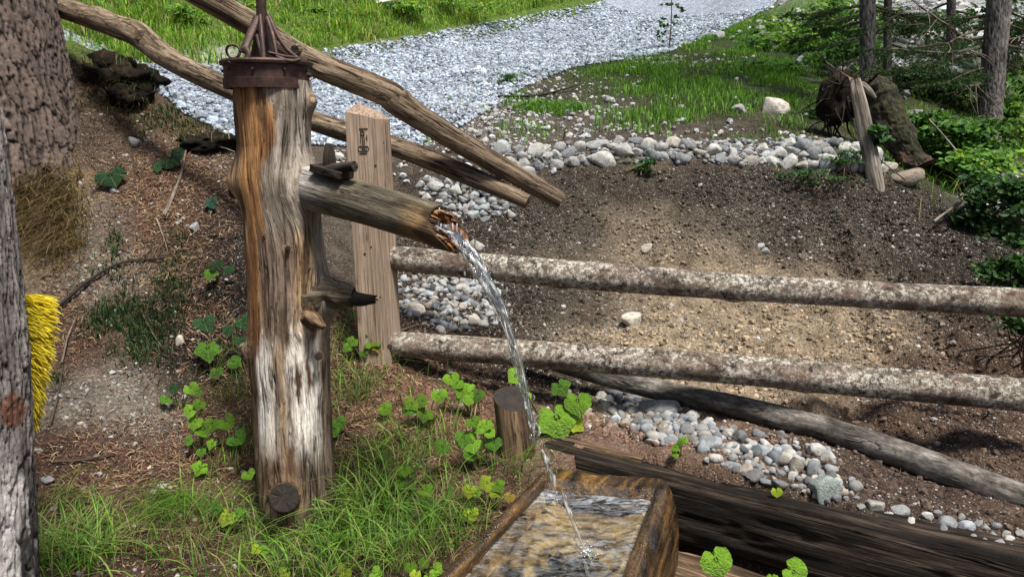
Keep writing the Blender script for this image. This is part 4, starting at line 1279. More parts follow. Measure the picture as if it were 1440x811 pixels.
# ------------------------------------------------------------------ timber edging
def timber(name, label, A, B, w, h, mat, n=150, rough=.012, seed=0, round_=.22, cat='beam', capm='enddark', roll=0.0):
    """rough squared log from A to B (centre of the top face), width w, height h"""
    A, B = np.asarray(A, float), np.asarray(B, float)
    T = (B - A) / np.linalg.norm(B - A)
    N = np.cross(T, (0, 0, 1)); N /= np.linalg.norm(N)
    if N[1] > 0: N = -N
    U = np.cross(N, T)
    if U[2] < 0: U = -U
    m_ = 72
    a = np.linspace(0, 2 * math.pi, m_, endpoint=False)
    ca, sa = np.cos(a), np.sin(a)
    k = (np.abs(ca) ** (2 / round_ * .35 + 2) + np.abs(sa) ** (2 / round_ * .35 + 2)) ** (-1 / (2 / round_ * .35 + 2))
    X, Z = ca * k * w / 2, sa * k * h / 2 - h / 2
    Ls = np.linspace(0, np.linalg.norm(B - A), n)
    g = np.stack([np.tile(X, n), np.tile(Z, n), np.repeat(Ls, m_)], 1) + seed
    dsp = rough * fbm(g * np.array([11, 11, 1.5]), 4) + rough * .6 * fbm(g * np.array([45, 45, 3]), 3) + rough * .9 * fbm(g * np.array([4, 4, 3]), 2)
    crk = np.abs(fbm(g * np.array([26, 26, 1.2]) + 9, 3)); dsp -= rough * .9 * sstep(.07, .0, crk)
    s = (1 + dsp / (.5 * min(w, h)))
    V = (A[None] + np.repeat(Ls, m_)[:, None] * T + (np.tile(X, n) * s)[:, None] * N + (np.tile(Z, n) * 1.0 + dsp * np.tile(sa, n))[:, None] * U)
    i = np.arange(n - 1)[:, None] * m_; j = np.arange(m_)[None, :]
    F = np.stack([i + j, i + (j + 1) % m_, i + m_ + (j + 1) % m_, i + m_ + j], -1).reshape(-1, 4)
    caps = []
    for e in (0, n - 1):
        b = len(V); r_ = V[e * m_:(e + 1) * m_]
        V = np.vstack([V, r_, r_.mean(0)]); g = np.vstack([g, g[e * m_:(e + 1) * m_], g[e * m_:(e + 1) * m_].mean(0)])
        jj = np.arange(m_)
        caps.append(np.stack([b + jj, b + (jj + 1) % m_, np.full(m_, b + m_)], 1))
    o = link(name, mesh(name, V, [F] + caps, [MAT[mat], MAT[capm]], dict(grain=g, cap=np.zeros(len(V))), True, [0, 1, 1]))
    return tag(o, label, cat)
bz = .43
A_ = np.array([BA[0], BA[1], bz]); B_ = np.array([BB[0], BB[1], bz])
tdir = (B_ - A_) / np.linalg.norm(B_ - A_)
nb_ = np.array([BN[0], BN[1], 0])
timber('edging_beam', 'long black weathered timber holding back the gravel behind the trough', A_ - nb_ * .085 - tdir * .03, B_ + tdir * .6 - nb_ * .085, .17, .25, 'beam', 240, .012, 3)
q0 = PZ(915, 778, .185); q1 = PZ(1100, 835, .185)
d01 = (q1 - q0) / np.linalg.norm(q1 - q0)
timber('edging_beam', 'brown split timber under the long black beam, beside the leaves at the bottom', q0 - tdir * .35 + nb_ * -.02, q0 + tdir * .5 - nb_ * -.005, .16, .18, 'tanbeam', 120, .014, 13)
timber('edging_strip', 'thin tan splinter board along the left end of the black beam', PZ(790, 615, .436), PZ(905, 643, .436), .035, .03, 'tanbeam', 60, .006, 23, cat='board')
# short stump post by the trough
_st = [PY(728, 662, 2.60), PY(726, 620, 2.60), PY(722, 580, 2.60), (PY(720, 560, 2.60))]
t = tube(_st, [.073, .070, .069, .068], 48, 50, .06, (14, 14, 3), capjag=.0)
Vt = t['V']
dz = (Vt[:, 0] - _st[-1][0]) * -.22 - (Vt[:, 1] - _st[-1][1]) * -.35
kz = sstep(_st[1][2], _st[-1][2], Vt[:, 2])
Vt[:, 2] += dz * kz
t['V'] = Vt
tag(tobj('stump_post', t, MAT['tanbeam'], None, None, MAT['enddark']), 'short wooden stake with a dark slanted top at the far corner of the trough', 'stake')

# ------------------------------------------------------------------ the trough
TAL, TAR = np.array([-.435, -.90]), np.array([-.335, -.942])
def trough_pt(s, w): return (TC1[None, :] + TAL[None, :] * s[:, None]) * (1 - w)[:, None] + (TC2[None, :] + TAR[None, :] * s[:, None]) * w[:, None]
trough = empty('water_trough', (*(trough_pt(np.array([.5]), np.array([.5]))[0]), .05), 'hollowed log trough full of water under the spout, wet and brown', 'trough')
Ss = np.concatenate([np.linspace(0, .1, 14), [.112, .118], np.linspace(.13, 1.2, 70), [1.212, 1.218], np.linspace(1.23, 1.33, 8)])
WI0, WI1 = .075, .845
prof = []          # (w, z, zone): outer left foot -> rim -> cavity -> rim -> outer right foot
for z in np.linspace(.02, RIM - .05, 8): prof.append((-.01 + .03 * (z / RIM), z, 0))
for w, z in [(.012, RIM - .014), (.02, RIM - .003), (.035, RIM), (.055, RIM), (WI0 - .008, RIM - .003)]: prof.append((w, z, 0))
for f in np.linspace(0, 1, 7): prof.append((WI0 + .03 * f ** 2, RIM - .008 - (RIM - .40) * f * .98, 1))
for f in np.linspace(.05, .95, 26): prof.append((WI0 + .03 + (WI1 - WI0 - .05) * f, .395 + .05 * abs(2 * f - 1) ** 3, 2))
for f in np.linspace(1, 0, 7): prof.append((WI1 - .02 * f ** 2, RIM - .008 - (RIM - .40) * f * .98, 1))
for w, z in [(WI1 + .010, RIM - .002), (WI1 + .022, RIM + .003), (WI1 + .04, RIM + .002)]: prof.append((w, z, 0))
for f in np.linspace(.1, 1, 16):
    a = f * math.pi / 2
    prof.append((WI1 + .04 + (1.02 - WI1 - .04) * math.sin(a), RIM + .002 - .26 * (1 - math.cos(a)), 0))
for z in np.linspace(.2, .02, 6): prof.append((1.01 - .05 * (1 - z / .24), z, 0))
prof = np.array(prof)
npf = len(prof)
VV, CC = [], []
wlen = np.linalg.norm(TC2 - TC1)
for s in Ss:
    cav = .114 < s < 1.215
    w, z = prof[:, 0].copy(), prof[:, 1].copy()
    zone = prof[:, 2]
    if not cav:
        inside = zone > 0
        z[inside] = RIM - .003 - .006 * np.sin((w[inside] - WI0) / (WI1 - WI0) * math.pi)
    e = max(0, 1 - s / .10)
    w = np.where(w > .8, .8 + (w - .8) * (1 - .45 * e ** 2), w)
    z = np.where((zone == 0), z - .02 * e ** 2 * (z > .3), z - .012 * e ** 2)
    VV.append(np.concatenate([trough_pt(np.full(npf, s), w), z[:, None]], 1))
VV = np.array(VV)
ns = len(Ss)
Vt = VV.reshape(-1, 3)
gT = np.stack([np.tile(prof[:, 0], ns) * wlen, Vt[:, 2], np.repeat(Ss, npf)], 1)
zone = np.tile(prof[:, 2], ns)
floor_ = ((zone == 2) | ((zone == 1) & (Vt[:, 2] < RIM - .03))) & (np.repeat(Ss, npf) > .114) & (np.repeat(Ss, npf) < 1.215)
nz = fbm(gT * np.array([18, 18, 5]), 4)
_f1, _fe, _fi = cell2(np.stack([gT[:, 0] * 16, gT[:, 2] * 11], 1))
_ck = sstep(.05, .0, np.abs(fbm(gT * np.array([22, 22, 1.6]) + 9, 3))) * .006
Vt[:, 2] += np.where(floor_, .008 * fbm(gT * 14, 3), .005 * nz + .003 * fbm(gT * 50, 3) + .006 * (_fi - .5) - _ck)
Vt[:, :2] += ((.006 * nz + .005 * fbm(gT * 7 + 50, 3)) * ~floor_)[:, None] * np.array([.9, .3])
cT = np.ones((len(Vt), 3)) * (.95 + .35 * fbm(gT * 6, 3))[:, None]
wet = sstep(.0, .35, fbm(gT * np.array([9, 9, 6]) + 77, 3)) * sstep(.84, .9, np.tile(prof[:, 0], ns)) * sstep(.25, .5, np.repeat(Ss, npf))
cT *= (1 - .8 * wet)[:, None]
ff = fbm(Vt * np.array([14, 14, 3]) + 2, 4)
sed = lerp3((.11, .065, .028), (.44, .30, .14), sstep(-.4, .4, ff))
pd = [(.52, .42, .05), (.44, .50, .06), (.40, .42, .03), (.56, .55, .03), (.30, .62, .035), (.22, .53, .03), (.62, .72, .03)]
for (w0_, s0_, r0_) in pd:
    q = np.hypot((np.tile(prof[:, 0], ns) - w0_) * wlen, np.repeat(Ss, npf) - s0_) / r0_
    k = sstep(1.25, .7, q + .5 * fbm(Vt * 40, 3))
    sed = sed * (1 - k[:, None]) + np.array((.03, .026, .022)) * k[:, None]
sedm = M('trough_sediment'); sedm.set(vary(sedm, sedm.attr('col', 'Color'), sedm.obj(), 70, .6, 1.35), .7)
_o = sedm.obj(); sedm.bump(sedm.noise(_o, 110, 5), .6, .01)
i = np.arange(ns - 1)[:, None] * npf; j = np.arange(npf - 1)[None, :]
FT_ = np.stack([i + j, i + npf + j, i + npf + j + 1, i + j + 1], -1).reshape(-1, 4)
isf = floor_[FT_].all(1)
cT[floor_] = sed[floor_]
endc = []
for e in (0, ns - 1):
    endc.append(np.array([[e * npf + k for k in (range(npf) if e else range(npf - 1, -1, -1))]]))
link('trough_shell', mesh('trough_shell', Vt, [FT_[~isf]] + endc, MAT['trough'], dict(grain=gT, col=cT)), trough)
link('trough_floor', mesh('trough_floor', Vt, FT_[isf], sedm.m, dict(grain=gT, col=cT)), trough)
# dark pebbles lying in the trough
q = []
for (w0_, s0_, r0_) in pd:
    for _ in range(9):
        p2 = trough_pt(np.array([s0_ + rng.normal(0, r0_ * .5)]), np.array([w0_ + rng.normal(0, r0_ * .5) / wlen]))[0]
        q.append((*p2, .405))
q = np.array(q)
o = pebble_mesh('trough_pebbles', q, rng.uniform(.006, .013, len(q)), pick(len(q), [(.04, .035, .03), (.07, .05, .035), (.16, .11, .06)]), 2, label='small dark stones lying under the water of the trough', cat='pebbles')

# water in the trough
sw = np.linspace(.105, 1.22, 190); ww = np.linspace(WI0 - .004, WI1 + .004, 80)
S2, W2 = np.meshgrid(sw, ww, indexing='ij')
pw = trough_pt(S2.ravel(), W2.ravel())
IMP = P(826, 790, 2.07)
dI = np.hypot(pw[:, 0] - IMP[0], pw[:, 1] - IMP[1])
p3 = np.concatenate([pw, np.zeros((len(pw), 1))], 1)
rip = .0035 * np.sin(dI * 130 + 3 * fbm(p3 * 9, 2)) * np.exp(-dI * 3.0) * sstep(.0, .05, dI)
rip += .006 * fbm(p3 * np.array([26, 60, 1]), 5, .6) + .004 * fbm(p3 * np.array([60, 100, 1]) + 3, 3) * np.exp(-dI * 1.2)
rip += .006 * np.exp(-(dI / .05) ** 2) * fbm(p3 * 90, 2)
wv = np.concatenate([pw, (WZ + rip)[:, None]], 1)
i = np.arange(189)[:, None] * 80; j = np.arange(79)[None, :]
WF = np.stack([i + j, i + 80 + j, i + 81 + j, i + 1 + j], -1).reshape(-1, 4)
tag(link('trough_water', mesh('trough_water', wv, WF, MAT['pool'], dict(aer_sheen=np.clip(.55 * np.exp(-dI * 5.5) + .75 * sstep(.26, .13, S2.ravel()) + .25 * sstep(.09, .02, np.minimum(W2.ravel() - WI0, WI1 - W2.ravel())) + .06, 0, .9)))), 'rippling clear water filling the log trough', 'water', kind='structure')  # aerated round the impact; bright sky reflection painted in at the far end

# ------------------------------------------------------------------ the falling water
JP = [P(600, 312, 2.18), P(622, 322, 2.15), P(640, 334, 2.13), P(660, 356, 2.11), P(684, 395, 2.09), P(706, 443, 2.075), P(727, 507, 2.065), P(743, 572, 2.06), P(757, 627, 2.06), P(776, 674, 2.06), P(798, 722, 2.065), P(826, 786, 2.07)]
jet = []
jr = np.interp(np.linspace(0, 1, 90), [0, .1, .25, .45, .6, .72, .85, 1], [.016, .024, .028, .021, .0145, .0110, .0095, .0095])
for k in range(9):
    ph = k * 2.4
    base = spline(JP, 90)
    u = np.linspace(0, 1, 90)
    wob = np.stack([np.sin(u * (9 + k) + ph), np.cos(u * (8 + k * .7) + ph * 1.7), np.zeros(90)], 1)
    off = wob * (jr * (.0 if k == 0 else .62))[:, None]
    gapm = sstep(.735, .75, u) * sstep(.785, .77, u) + sstep(.86, .87, u) * sstep(.90, .89, u)
    rad = jr * (1 - gapm) * (.5 if k == 0 else .30) * (.8 + .35 * vnoise(np.stack([u * 26, np.full(90, k * 3.3), u * 0], 1)))
    if k > 3: rad = rad * sstep(-.5, .1, vnoise(np.stack([u * 12 + k * 5, u * 0, u * 0], 1)))
    k0 = 0
    if k: rad = rad * (1 - (1 - sstep(-.25, .1, vnoise(np.stack([u * 34 + k * 9, u * 0 + k, u * 0], 1)))) * sstep(.6, .72, u))
    if k in (3, 4, 5, 6, 7, 8): rad = rad * sstep(.55, .35, u) + 1e-5
    rad = rad * sstep(.685, .655, u)
    t = tube(base + off, rad + 2e-5, 14, 170, .12, (160, 160, 60), seed=k * 3)
    jet.append((t['V'], [t['F']] + t['CF'], dict(grain=t['grain'])))
for pts_, rp_ in [([(741, 566), (745, 582), (749, 598), (751, 613)], [3.5, 5, 4, 1]), ([(739, 560), (742, 580), (745, 600)], [3, 2.5, 1]), ([(763, 633), (767, 645), (771, 658), (776, 670), (780, 683)], [3, 5.5, 3, 6, 2]), ([(770, 652), (773, 664), (775, 678)], [2, 3.5, 1.5]),
                   ([(791, 690), (797, 708), (804, 728), (813, 750), (822, 770)], [1.5, 4.2, 3.6, 2.6, .8]), ([(820, 786), (824, 797), (828, 811), (830, 820)], [1.5, 4, 5, 3]), ([(828, 780), (834, 795), (842, 812)], [1, 3, 3]), ([(815, 790), (816, 803), (814, 816)], [1, 2.5, 2])]:
    c_ = [P(a, b, 2.062) for a, b in pts_]
    t = tube(c_, [r_ * 2.06 / FPX * .9 for r_ in rp_], 14, 40, .30, (110, 110, 45), seed=pts_[0][0])
    jet.append((t['V'], [t['F']] + t['CF'], dict(grain=t['grain'])))
shV, shF = ico(2)
base = spline(JP, 400)
for _ in range(300):
    u = R.uniform(.08, .72) if R.random() < .9 else R.uniform(.65, 1)
    c = base[int(u * 399)] + rng.normal(0, 1, 3) * np.interp(u, [0, .3, .6, 1], [.010, .018, .010, .012]) * np.array([1, 1, 1.5])
    s = R.uniform(.0012, .0042)
    V = shV * s * np.array([1, 1, R.uniform(1, 4.5)]) + c
    jet.append((V, shF, dict(grain=V)))
for _ in range(26):                                  # splash crown and bubbles
    a, r_ = R.uniform(0, 6.283), abs(R.gauss(0, .035))
    c = np.array([IMP[0] + r_ * math.cos(a), IMP[1] + r_ * math.sin(a), WZ + .004 + abs(R.gauss(0, .018)) * max(0, 1 - r_ / .07)])
    V = shV * R.uniform(.0006, .0024) * np.array([R.uniform(.7, 1.6), R.uniform(.7, 1.6), R.uniform(.8, 2.4)]) + c
    jet.append((V, shF, dict(grain=V)))
V, F, at = join(jet)
tag(link('water_jet', mesh('water_jet', V, F, MAT['jet'], at)), 'stream of clear water falling from the wooden spout into the trough', 'water')
bb = []
for _ in range(40):
    a, r_ = R.uniform(0, 6.283), abs(R.gauss(0, .022))
    V = shV * np.array([R.uniform(.0008, .0022), R.uniform(.0008, .0022), .001]) + np.array([IMP[0] + r_ * math.cos(a), IMP[1] + r_ * math.sin(a), WZ + .004])
    bb.append((V, shF, {}))
for _ in range(260):
    s_ = R.uniform(.14, 1.1); w_ = R.uniform(WI0 + .01, WI1 - .01)
    p2 = trough_pt(np.array([s_]), np.array([w_]))[0]
    dd = math.hypot(p2[0] - IMP[0], p2[1] - IMP[1])
    edge_ = min(w_ - WI0, WI1 - w_)
    if R.random() > .35 * math.exp(-edge_ * 60): continue
    V = shV * R.uniform(.0012, .0032) * np.array([1, 1, .6]) + np.array([p2[0], p2[1], WZ + .001])
    bb.append((V, shF, {}))
V, F, at = join(bb)
tag(link('foam', mesh('foam', V, F, MAT['foam'])), 'small white bubbles floating on the trough water', 'foam', kind='stuff')

# ------------------------------------------------------------------ big trunks on the left
def bark_trunk(name, pts, rad, sides, rings, plate, crackc, amp, cs, mat, parent, seed, flare=None, paint=None):
    def ex(A, LL, g):
        w = fbm(np.stack([np.cos(A) * 4, np.sin(A) * 4, LL * 4], 1) + seed, 4) * .17
        w2 = fbm(np.stack([np.cos(A) * 5, np.sin(A) * 5, LL * 7], 1) + seed + 40, 4) * .05
        q = np.stack([(A + w) * cs[0], (LL + .05 * np.sin(A * 5) + w2) * cs[1]], 1)
        f1, e, idv = cell2(q)
        q2 = q * np.array([2.3, 2.6]) + 7
        _, e2, id2 = cell2(q2)
        v = sstep(.0, .16, e) * (.7 + .6 * idv) + .22 * sstep(0, .14, e2) * (.5 + 1.0 * id2)
        ex.v, ex.e, ex.id, ex.e2 = v, e, idv, e2
        o = amp * (v - .7) + amp * .7 * fbm(g * np.array([70, 70, 30]), 4)
        if flare is not None: o = o + flare(A, LL)
        return o
    t = tube(pts, rad, sides, rings, .0, seed=seed, extra=ex, cap=False)
    k = np.clip(sstep(.02, .26, ex.e) * (.75 + .25 * sstep(0, .15, ex.e2)), 0, 1)
    c = lerp3(crackc, plate, k) * (.7 + .6 * ex.id)[:, None] * (1 + .3 * fbm(t['V'] * 6, 3))[:, None]
    if paint is not None: c = paint(c, t, ex)
    return tobj(name, t, mat, parent, np.clip(c, .005, .8))
q = G(62, 268)
tree = empty('spruce_tree', (-2.95, 4.62, q[2] - .1), 'thick old spruce with scaly purple brown bark at the top left corner', 'tree')
tb = np.array([-2.98, 4.55, H(-2.98, 4.15)[0] - .35])
_z0 = tb[2]
tp_ = [tb + [0, 0, 0], tb + [-.03, 0, .35], tb + [-.055, .03, .9], tb + [-.09, .05, 1.6], tb + [-.14, .1, 3], tb + [-.2, .1, 8], tb + [-.2, .1, 16]]
bark_trunk('trunk', tp_[:5], [.44, .40, .375, .355, .34], 260, 330, (.22, .165, .14), (.022, .016, .013), .013, (12, 5.2), MAT['spruce'], tree, 3.3,
           flare=lambda A, L: .17 * np.exp(-L / .36) * (.5 + .5 * np.cos(A * 4 + .6)))
tobj('upper_trunk', tube(tp_[4:], [.335, .27, .08], 24, 20, .04, cap=False), MAT['twig'], tree)

def needle_twigs(P0, P1, per, ln, wd, cols, droop=.25):
    """needles along twigs P0->P1 (n,3): single triangles"""
    n = len(P0)
    t = rng.uniform(.02, 1, (n, per))
    b = P0[:, None] + (P1 - P0)[:, None] * t[..., None]
    T = P1 - P0
    T = T / (np.linalg.norm(T, axis=1)[:, None] + 1e-9)
    r = rng.normal(size=(n, per, 3))
    r[..., 2] *= .45
    r -= T[:, None] * (r * T[:, None]).sum(-1)[..., None]
    r /= np.linalg.norm(r, axis=-1)[..., None]
    d = T[:, None] * .75 + r
    d /= np.linalg.norm(d, axis=-1)[..., None]
    s = np.cross(d, rng.normal(size=d.shape))
    s /= np.linalg.norm(s, axis=-1)[..., None]
    L = ln * rng.uniform(.7, 1.2, (n, per))[..., None]
    V = np.stack([b - s * wd, b + s * wd, b + d * L], 2).reshape(-1, 3)
    F = np.arange(len(V)).reshape(-1, 3)
    c = np.repeat(pick(n, cols, .7, 1.3), per * 3, 0)
    return V, F, dict(col=c)

def spruce_branch(base, az, length, droop, dens=1.0, per=26, ln=.022, wd=.0022, cols=((.02, .05, .014), (.03, .07, .018), (.045, .09, .022))):
    """returns (wood part, needle part)"""
    d = np.array([math.cos(az), math.sin(az), 0.0]); s = np.array([-d[1], d[0], 0])
    u = np.linspace(0, 1, 10)
    c = base + d * (u * length)[:, None] + np.array([0, 0, 1]) * (-droop * length * u ** 1.4 + .12 * length * u ** 3)[:, None] + s * (.05 * length * np.sin(u * 4 + az))[:, None]
    w = tube(c, [.012 * length + .004, .006 * length + .002, .002], 6, 14)
    n = int(46 * length * dens)
    tt = rng.uniform(.12, 1, n)
    p0 = np.stack([np.interp(tt, u, c[:, k]) for k in range(3)], 1)
    side = rng.choice([-1, 1], n)
    L = (.10 + .34 * (1 - tt)) * length * rng.uniform(.5, 1.1, n)
    L = np.minimum(L, .45)
    dr = d * rng.uniform(.45, .9, n)[:, None] + s * (side * rng.uniform(.5, 1, n))[:, None] + np.array([0, 0, -.28]) * rng.uniform(.2, 1.6, n)[:, None]
    dr /= np.linalg.norm(dr, axis=1)[:, None]
    p1 = p0 + dr * L[:, None]
    # sub-twigs
    m_ = n * 2
    i = rng.integers(0, n, m_)
    f = rng.uniform(.25, .9, m_)
    q0 = p0[i] + (p1 - p0)[i] * f[:, None]
    q1 = q0 + (dr[i] + rng.normal(0, .5, (m_, 3)) * np.array([1, 1, .5])) * (L[i] * .45)[:, None]
    return (w['V'], [w['F']] + w['CF'], dict(grain=w['grain'])), needle_twigs(np.vstack([p0, q0]), np.vstack([p1, q1]), per, ln, wd, cols)

def crown(parent, base, z0, z1, n, lmax, dens=.6, per=14, ln=.04, wd=.005, name='crown'):
    ws, ns_ = [], []
    for k in range(n):
        f = k / n
        a, b = spruce_branch(np.array([base[0], base[1], z0 + (z1 - z0) * f]), k * 2.4 + R.uniform(-.4, .4), lmax * (1 - .8 * f) * R.uniform(.8, 1.1), .35, dens, per, ln, wd)
        ws.append(a); ns_.append(b)
    V, F, at = join(ns_)
    c = link(name, mesh(name, V, F, MAT['needle'], at, False), parent)
    V, F, at = join(ws)
    tag(link('branches', mesh('branches', V, F, MAT['twig'], at), parent), kind='stuff')
    return c
crown(tree, tb + [-.2, .1, 0], tb[2] + 4.2, tb[2] + 15, 34, 2.6)

def paintF(c, t, ex):
    V = t['V']; px, py, d = proj(V)
    g = t['grain']
    n1 = fbm(g * np.array([14, 14, 5]) + 3, 4)
    lo = sstep(520, 760, py + 60 * n1)
    k = np.clip(sstep(-.15, .25, n1), 0, 1)
    wht = lerp3((.03, .025, .024), (.60, .56, .545), sstep(-.12, .10, fbm(g * np.array([22, 22, 4.5]) + 9, 4) + .14 * (n1 + .4)))
    c = c * (1 - lo)[:, None] + wht * lo[:, None]
    q = ((px - 14) / 17) ** 2 + ((py - 578) / 24) ** 2
    kr = sstep(1.5, .5, q + n1)
    return c * (1 - kr)[:, None] + np.array((.20, .085, .05)) * kr[:, None]
ftree = empty('bark_trunk', (*P(-45, 760, 1.55)[:2], .2), 'grey bark trunk close at the left edge, black and white flaking towards its foot', 'tree')
pf = [P(-60, 920, 1.52), P(-63, 811, 1.52), P(-69, 600, 1.51), P(-78, 450, 1.5), P(-96, 300, 1.5), P(-114, 160, 1.5), P(-140, -60, 1.5)]
bark_trunk('trunk', pf, [.148, .142, .136, .134, .136, .134, .13], 300, 620, (.30, .265, .25), (.03, .025, .022), .0075, (12, 8), MAT['grey'], ftree, 8.1, paint=paintF)
tobj('upper_trunk', tube([pf[-1], pf[-1] + (pf[-1] - pf[-2]) * 4, pf[-1] + (pf[-1] - pf[-2]) * 14], [.13, .12, .05], 24, 12, .03, cap=False), MAT['twig'], ftree)

# yellow broom behind it
br = empty('yellow_broom', P(30, 500, 1.78), 'bright yellow bristly broom head sticking out behind the grey trunk', 'broom')
parts = []
for k in range(2300):
    f = R.random()
    y0 = 416 + 178 * f ** 1.05
    reach = np.interp(f, [0, .1, .4, .7, 1], [50, 53, 46, 34, 20]) * R.uniform(.55, 1.12)
    dz = R.uniform(-.03, .035); reach *= R.choice([1, 1, 1, .7, .85, 1.1])
    x0 = 24 + 7 * f + R.uniform(-6, 4)
    drop = R.uniform(6, 20) * (.4 + .9 * f)
    d0 = 1.80 + dz
    pts = [P(x0, y0, d0), P(x0 + reach * .5, y0 - R.uniform(0, 3), d0 - .01), P(x0 + reach * .85, y0 + drop * .35, d0 - .02), P(x0 + reach, y0 + drop * .8, d0 - .02)]
    t = tube(pts, [.0012, .0011, .0005], 4, 7, cap=False)
    parts.append((t['V'], t['F'], dict(col=np.tile(np.array(R.choice([(.92, .78, .02), (.86, .70, .015), (.95, .85, .06), (.80, .62, .015), (.55, .42, .03)])), (len(t['V']), 1)))))
V, F, at = join(parts)
o = link('bristles', mesh('bristles', V, F, MAT['yellow'], at), br)
tag(o, kind='stuff')
V, F, at = boxm(P(17, 500, 1.81), np.eye(3), .018, .03, .14, .002)
link('broom_head', mesh('broom_head', V, F, MAT['tanbeam'], at), br)

# dark lumps of earth on the edge of the bank
def clod(px, py, d, rx, ry, label, seed):
    V, F = ico(5)
    V = V * (1 + .55 * fbm(V * 1.5 + seed, 3) + .14 * fbm(V * 6 + seed, 3) + .08 * fbm(V * 17 + seed, 3))[:, None]
    k = d / FPX
    V = V * np.array([rx * k, .22, ry * k]) + P(px, py, d)
    c = lerp3((.007, .006, .005), (.024, .018, .012), sstep(-.3, .4, fbm(V * 9, 3)))
    mo = sstep(.2, .6, fbm(V * 5 + 3, 3)) * .5
    c = c * (1 - mo)[:, None] + np.array((.035, .045, .015)) * mo[:, None]
    o = link('earth_clod', mesh('earth_clod', V, F, MAT['earth'], dict(col=c)))
    tag(o, label, 'earth')
    pts = V[rng.integers(0, len(V), 160)]
    pts = pts[pts[:, 2] > P(px, py, d)[2] - .02]
    grass('hanging_grass', pts, rng.uniform(.04, .22, len(pts)), rng.uniform(.003, .007, len(pts)), pick(len(pts), [GDK, (.12, .10, .05), (.05, .08, .02), (.16, .13, .08)]), None, (.9, 1.7), parent=o, kind='stuff')
clod(158, 112, 4.95, 60, 34, 'black overhanging lump of earth and roots beside the big spruce', 2.0)
clod(188, 142, 4.9, 26, 24, 'dark clod of earth with hanging roots on the bank edge next to the road', 5.0)
clod(296, 203, 4.8, 46, 17, 'dark strip of earth on the rim of the bank just left of the water post', 9.0)

# ------------------------------------------------------------------ stones
SHAPES = []
for k in range(14):
    V, F = rock_shape(3, 40 + k, .34, 12)
    SHAPES.append(mesh('stone', V, F, MAT['stone'], None, True))
WHT, PAL, BLU, DKG, BRN, TNS, GRN_ = (.54, .54, .52), (.38, .385, .385), (.23, .26, .29), (.15, .16, .17), (.19, .16, .13), (.46, .36, .26), (.30, .37, .35)
def stone(px, py, rx, ry, col, label, group, k=None, sink=.35, name='stone', cat='stone', dep=None):
    q, d = GD(px, py + ry * .55)
    s = d / FPX
    o = link(name, SHAPES[R.randrange(14) if k is None else k])
    o.scale = (rx * s * 1.08, (rx + ry) / 2 * s, ry * s * 1.12)
    o.rotation_euler = (R.uniform(-.25, .25), R.uniform(-.2, .2), R.choice([0, math.pi]) + R.uniform(-.35, .35))
    v = R.uniform(.85, 1.15)
    o.color = (*[min(.9, c * v) for c in col], 1)
    o.location = (q[0], q[1] + .3 * rx * s, H(q[0], q[1] + .3 * rx * s)[0] + ry * s * (1 - 2 * sink))
    return tag(o, label, cat, group)
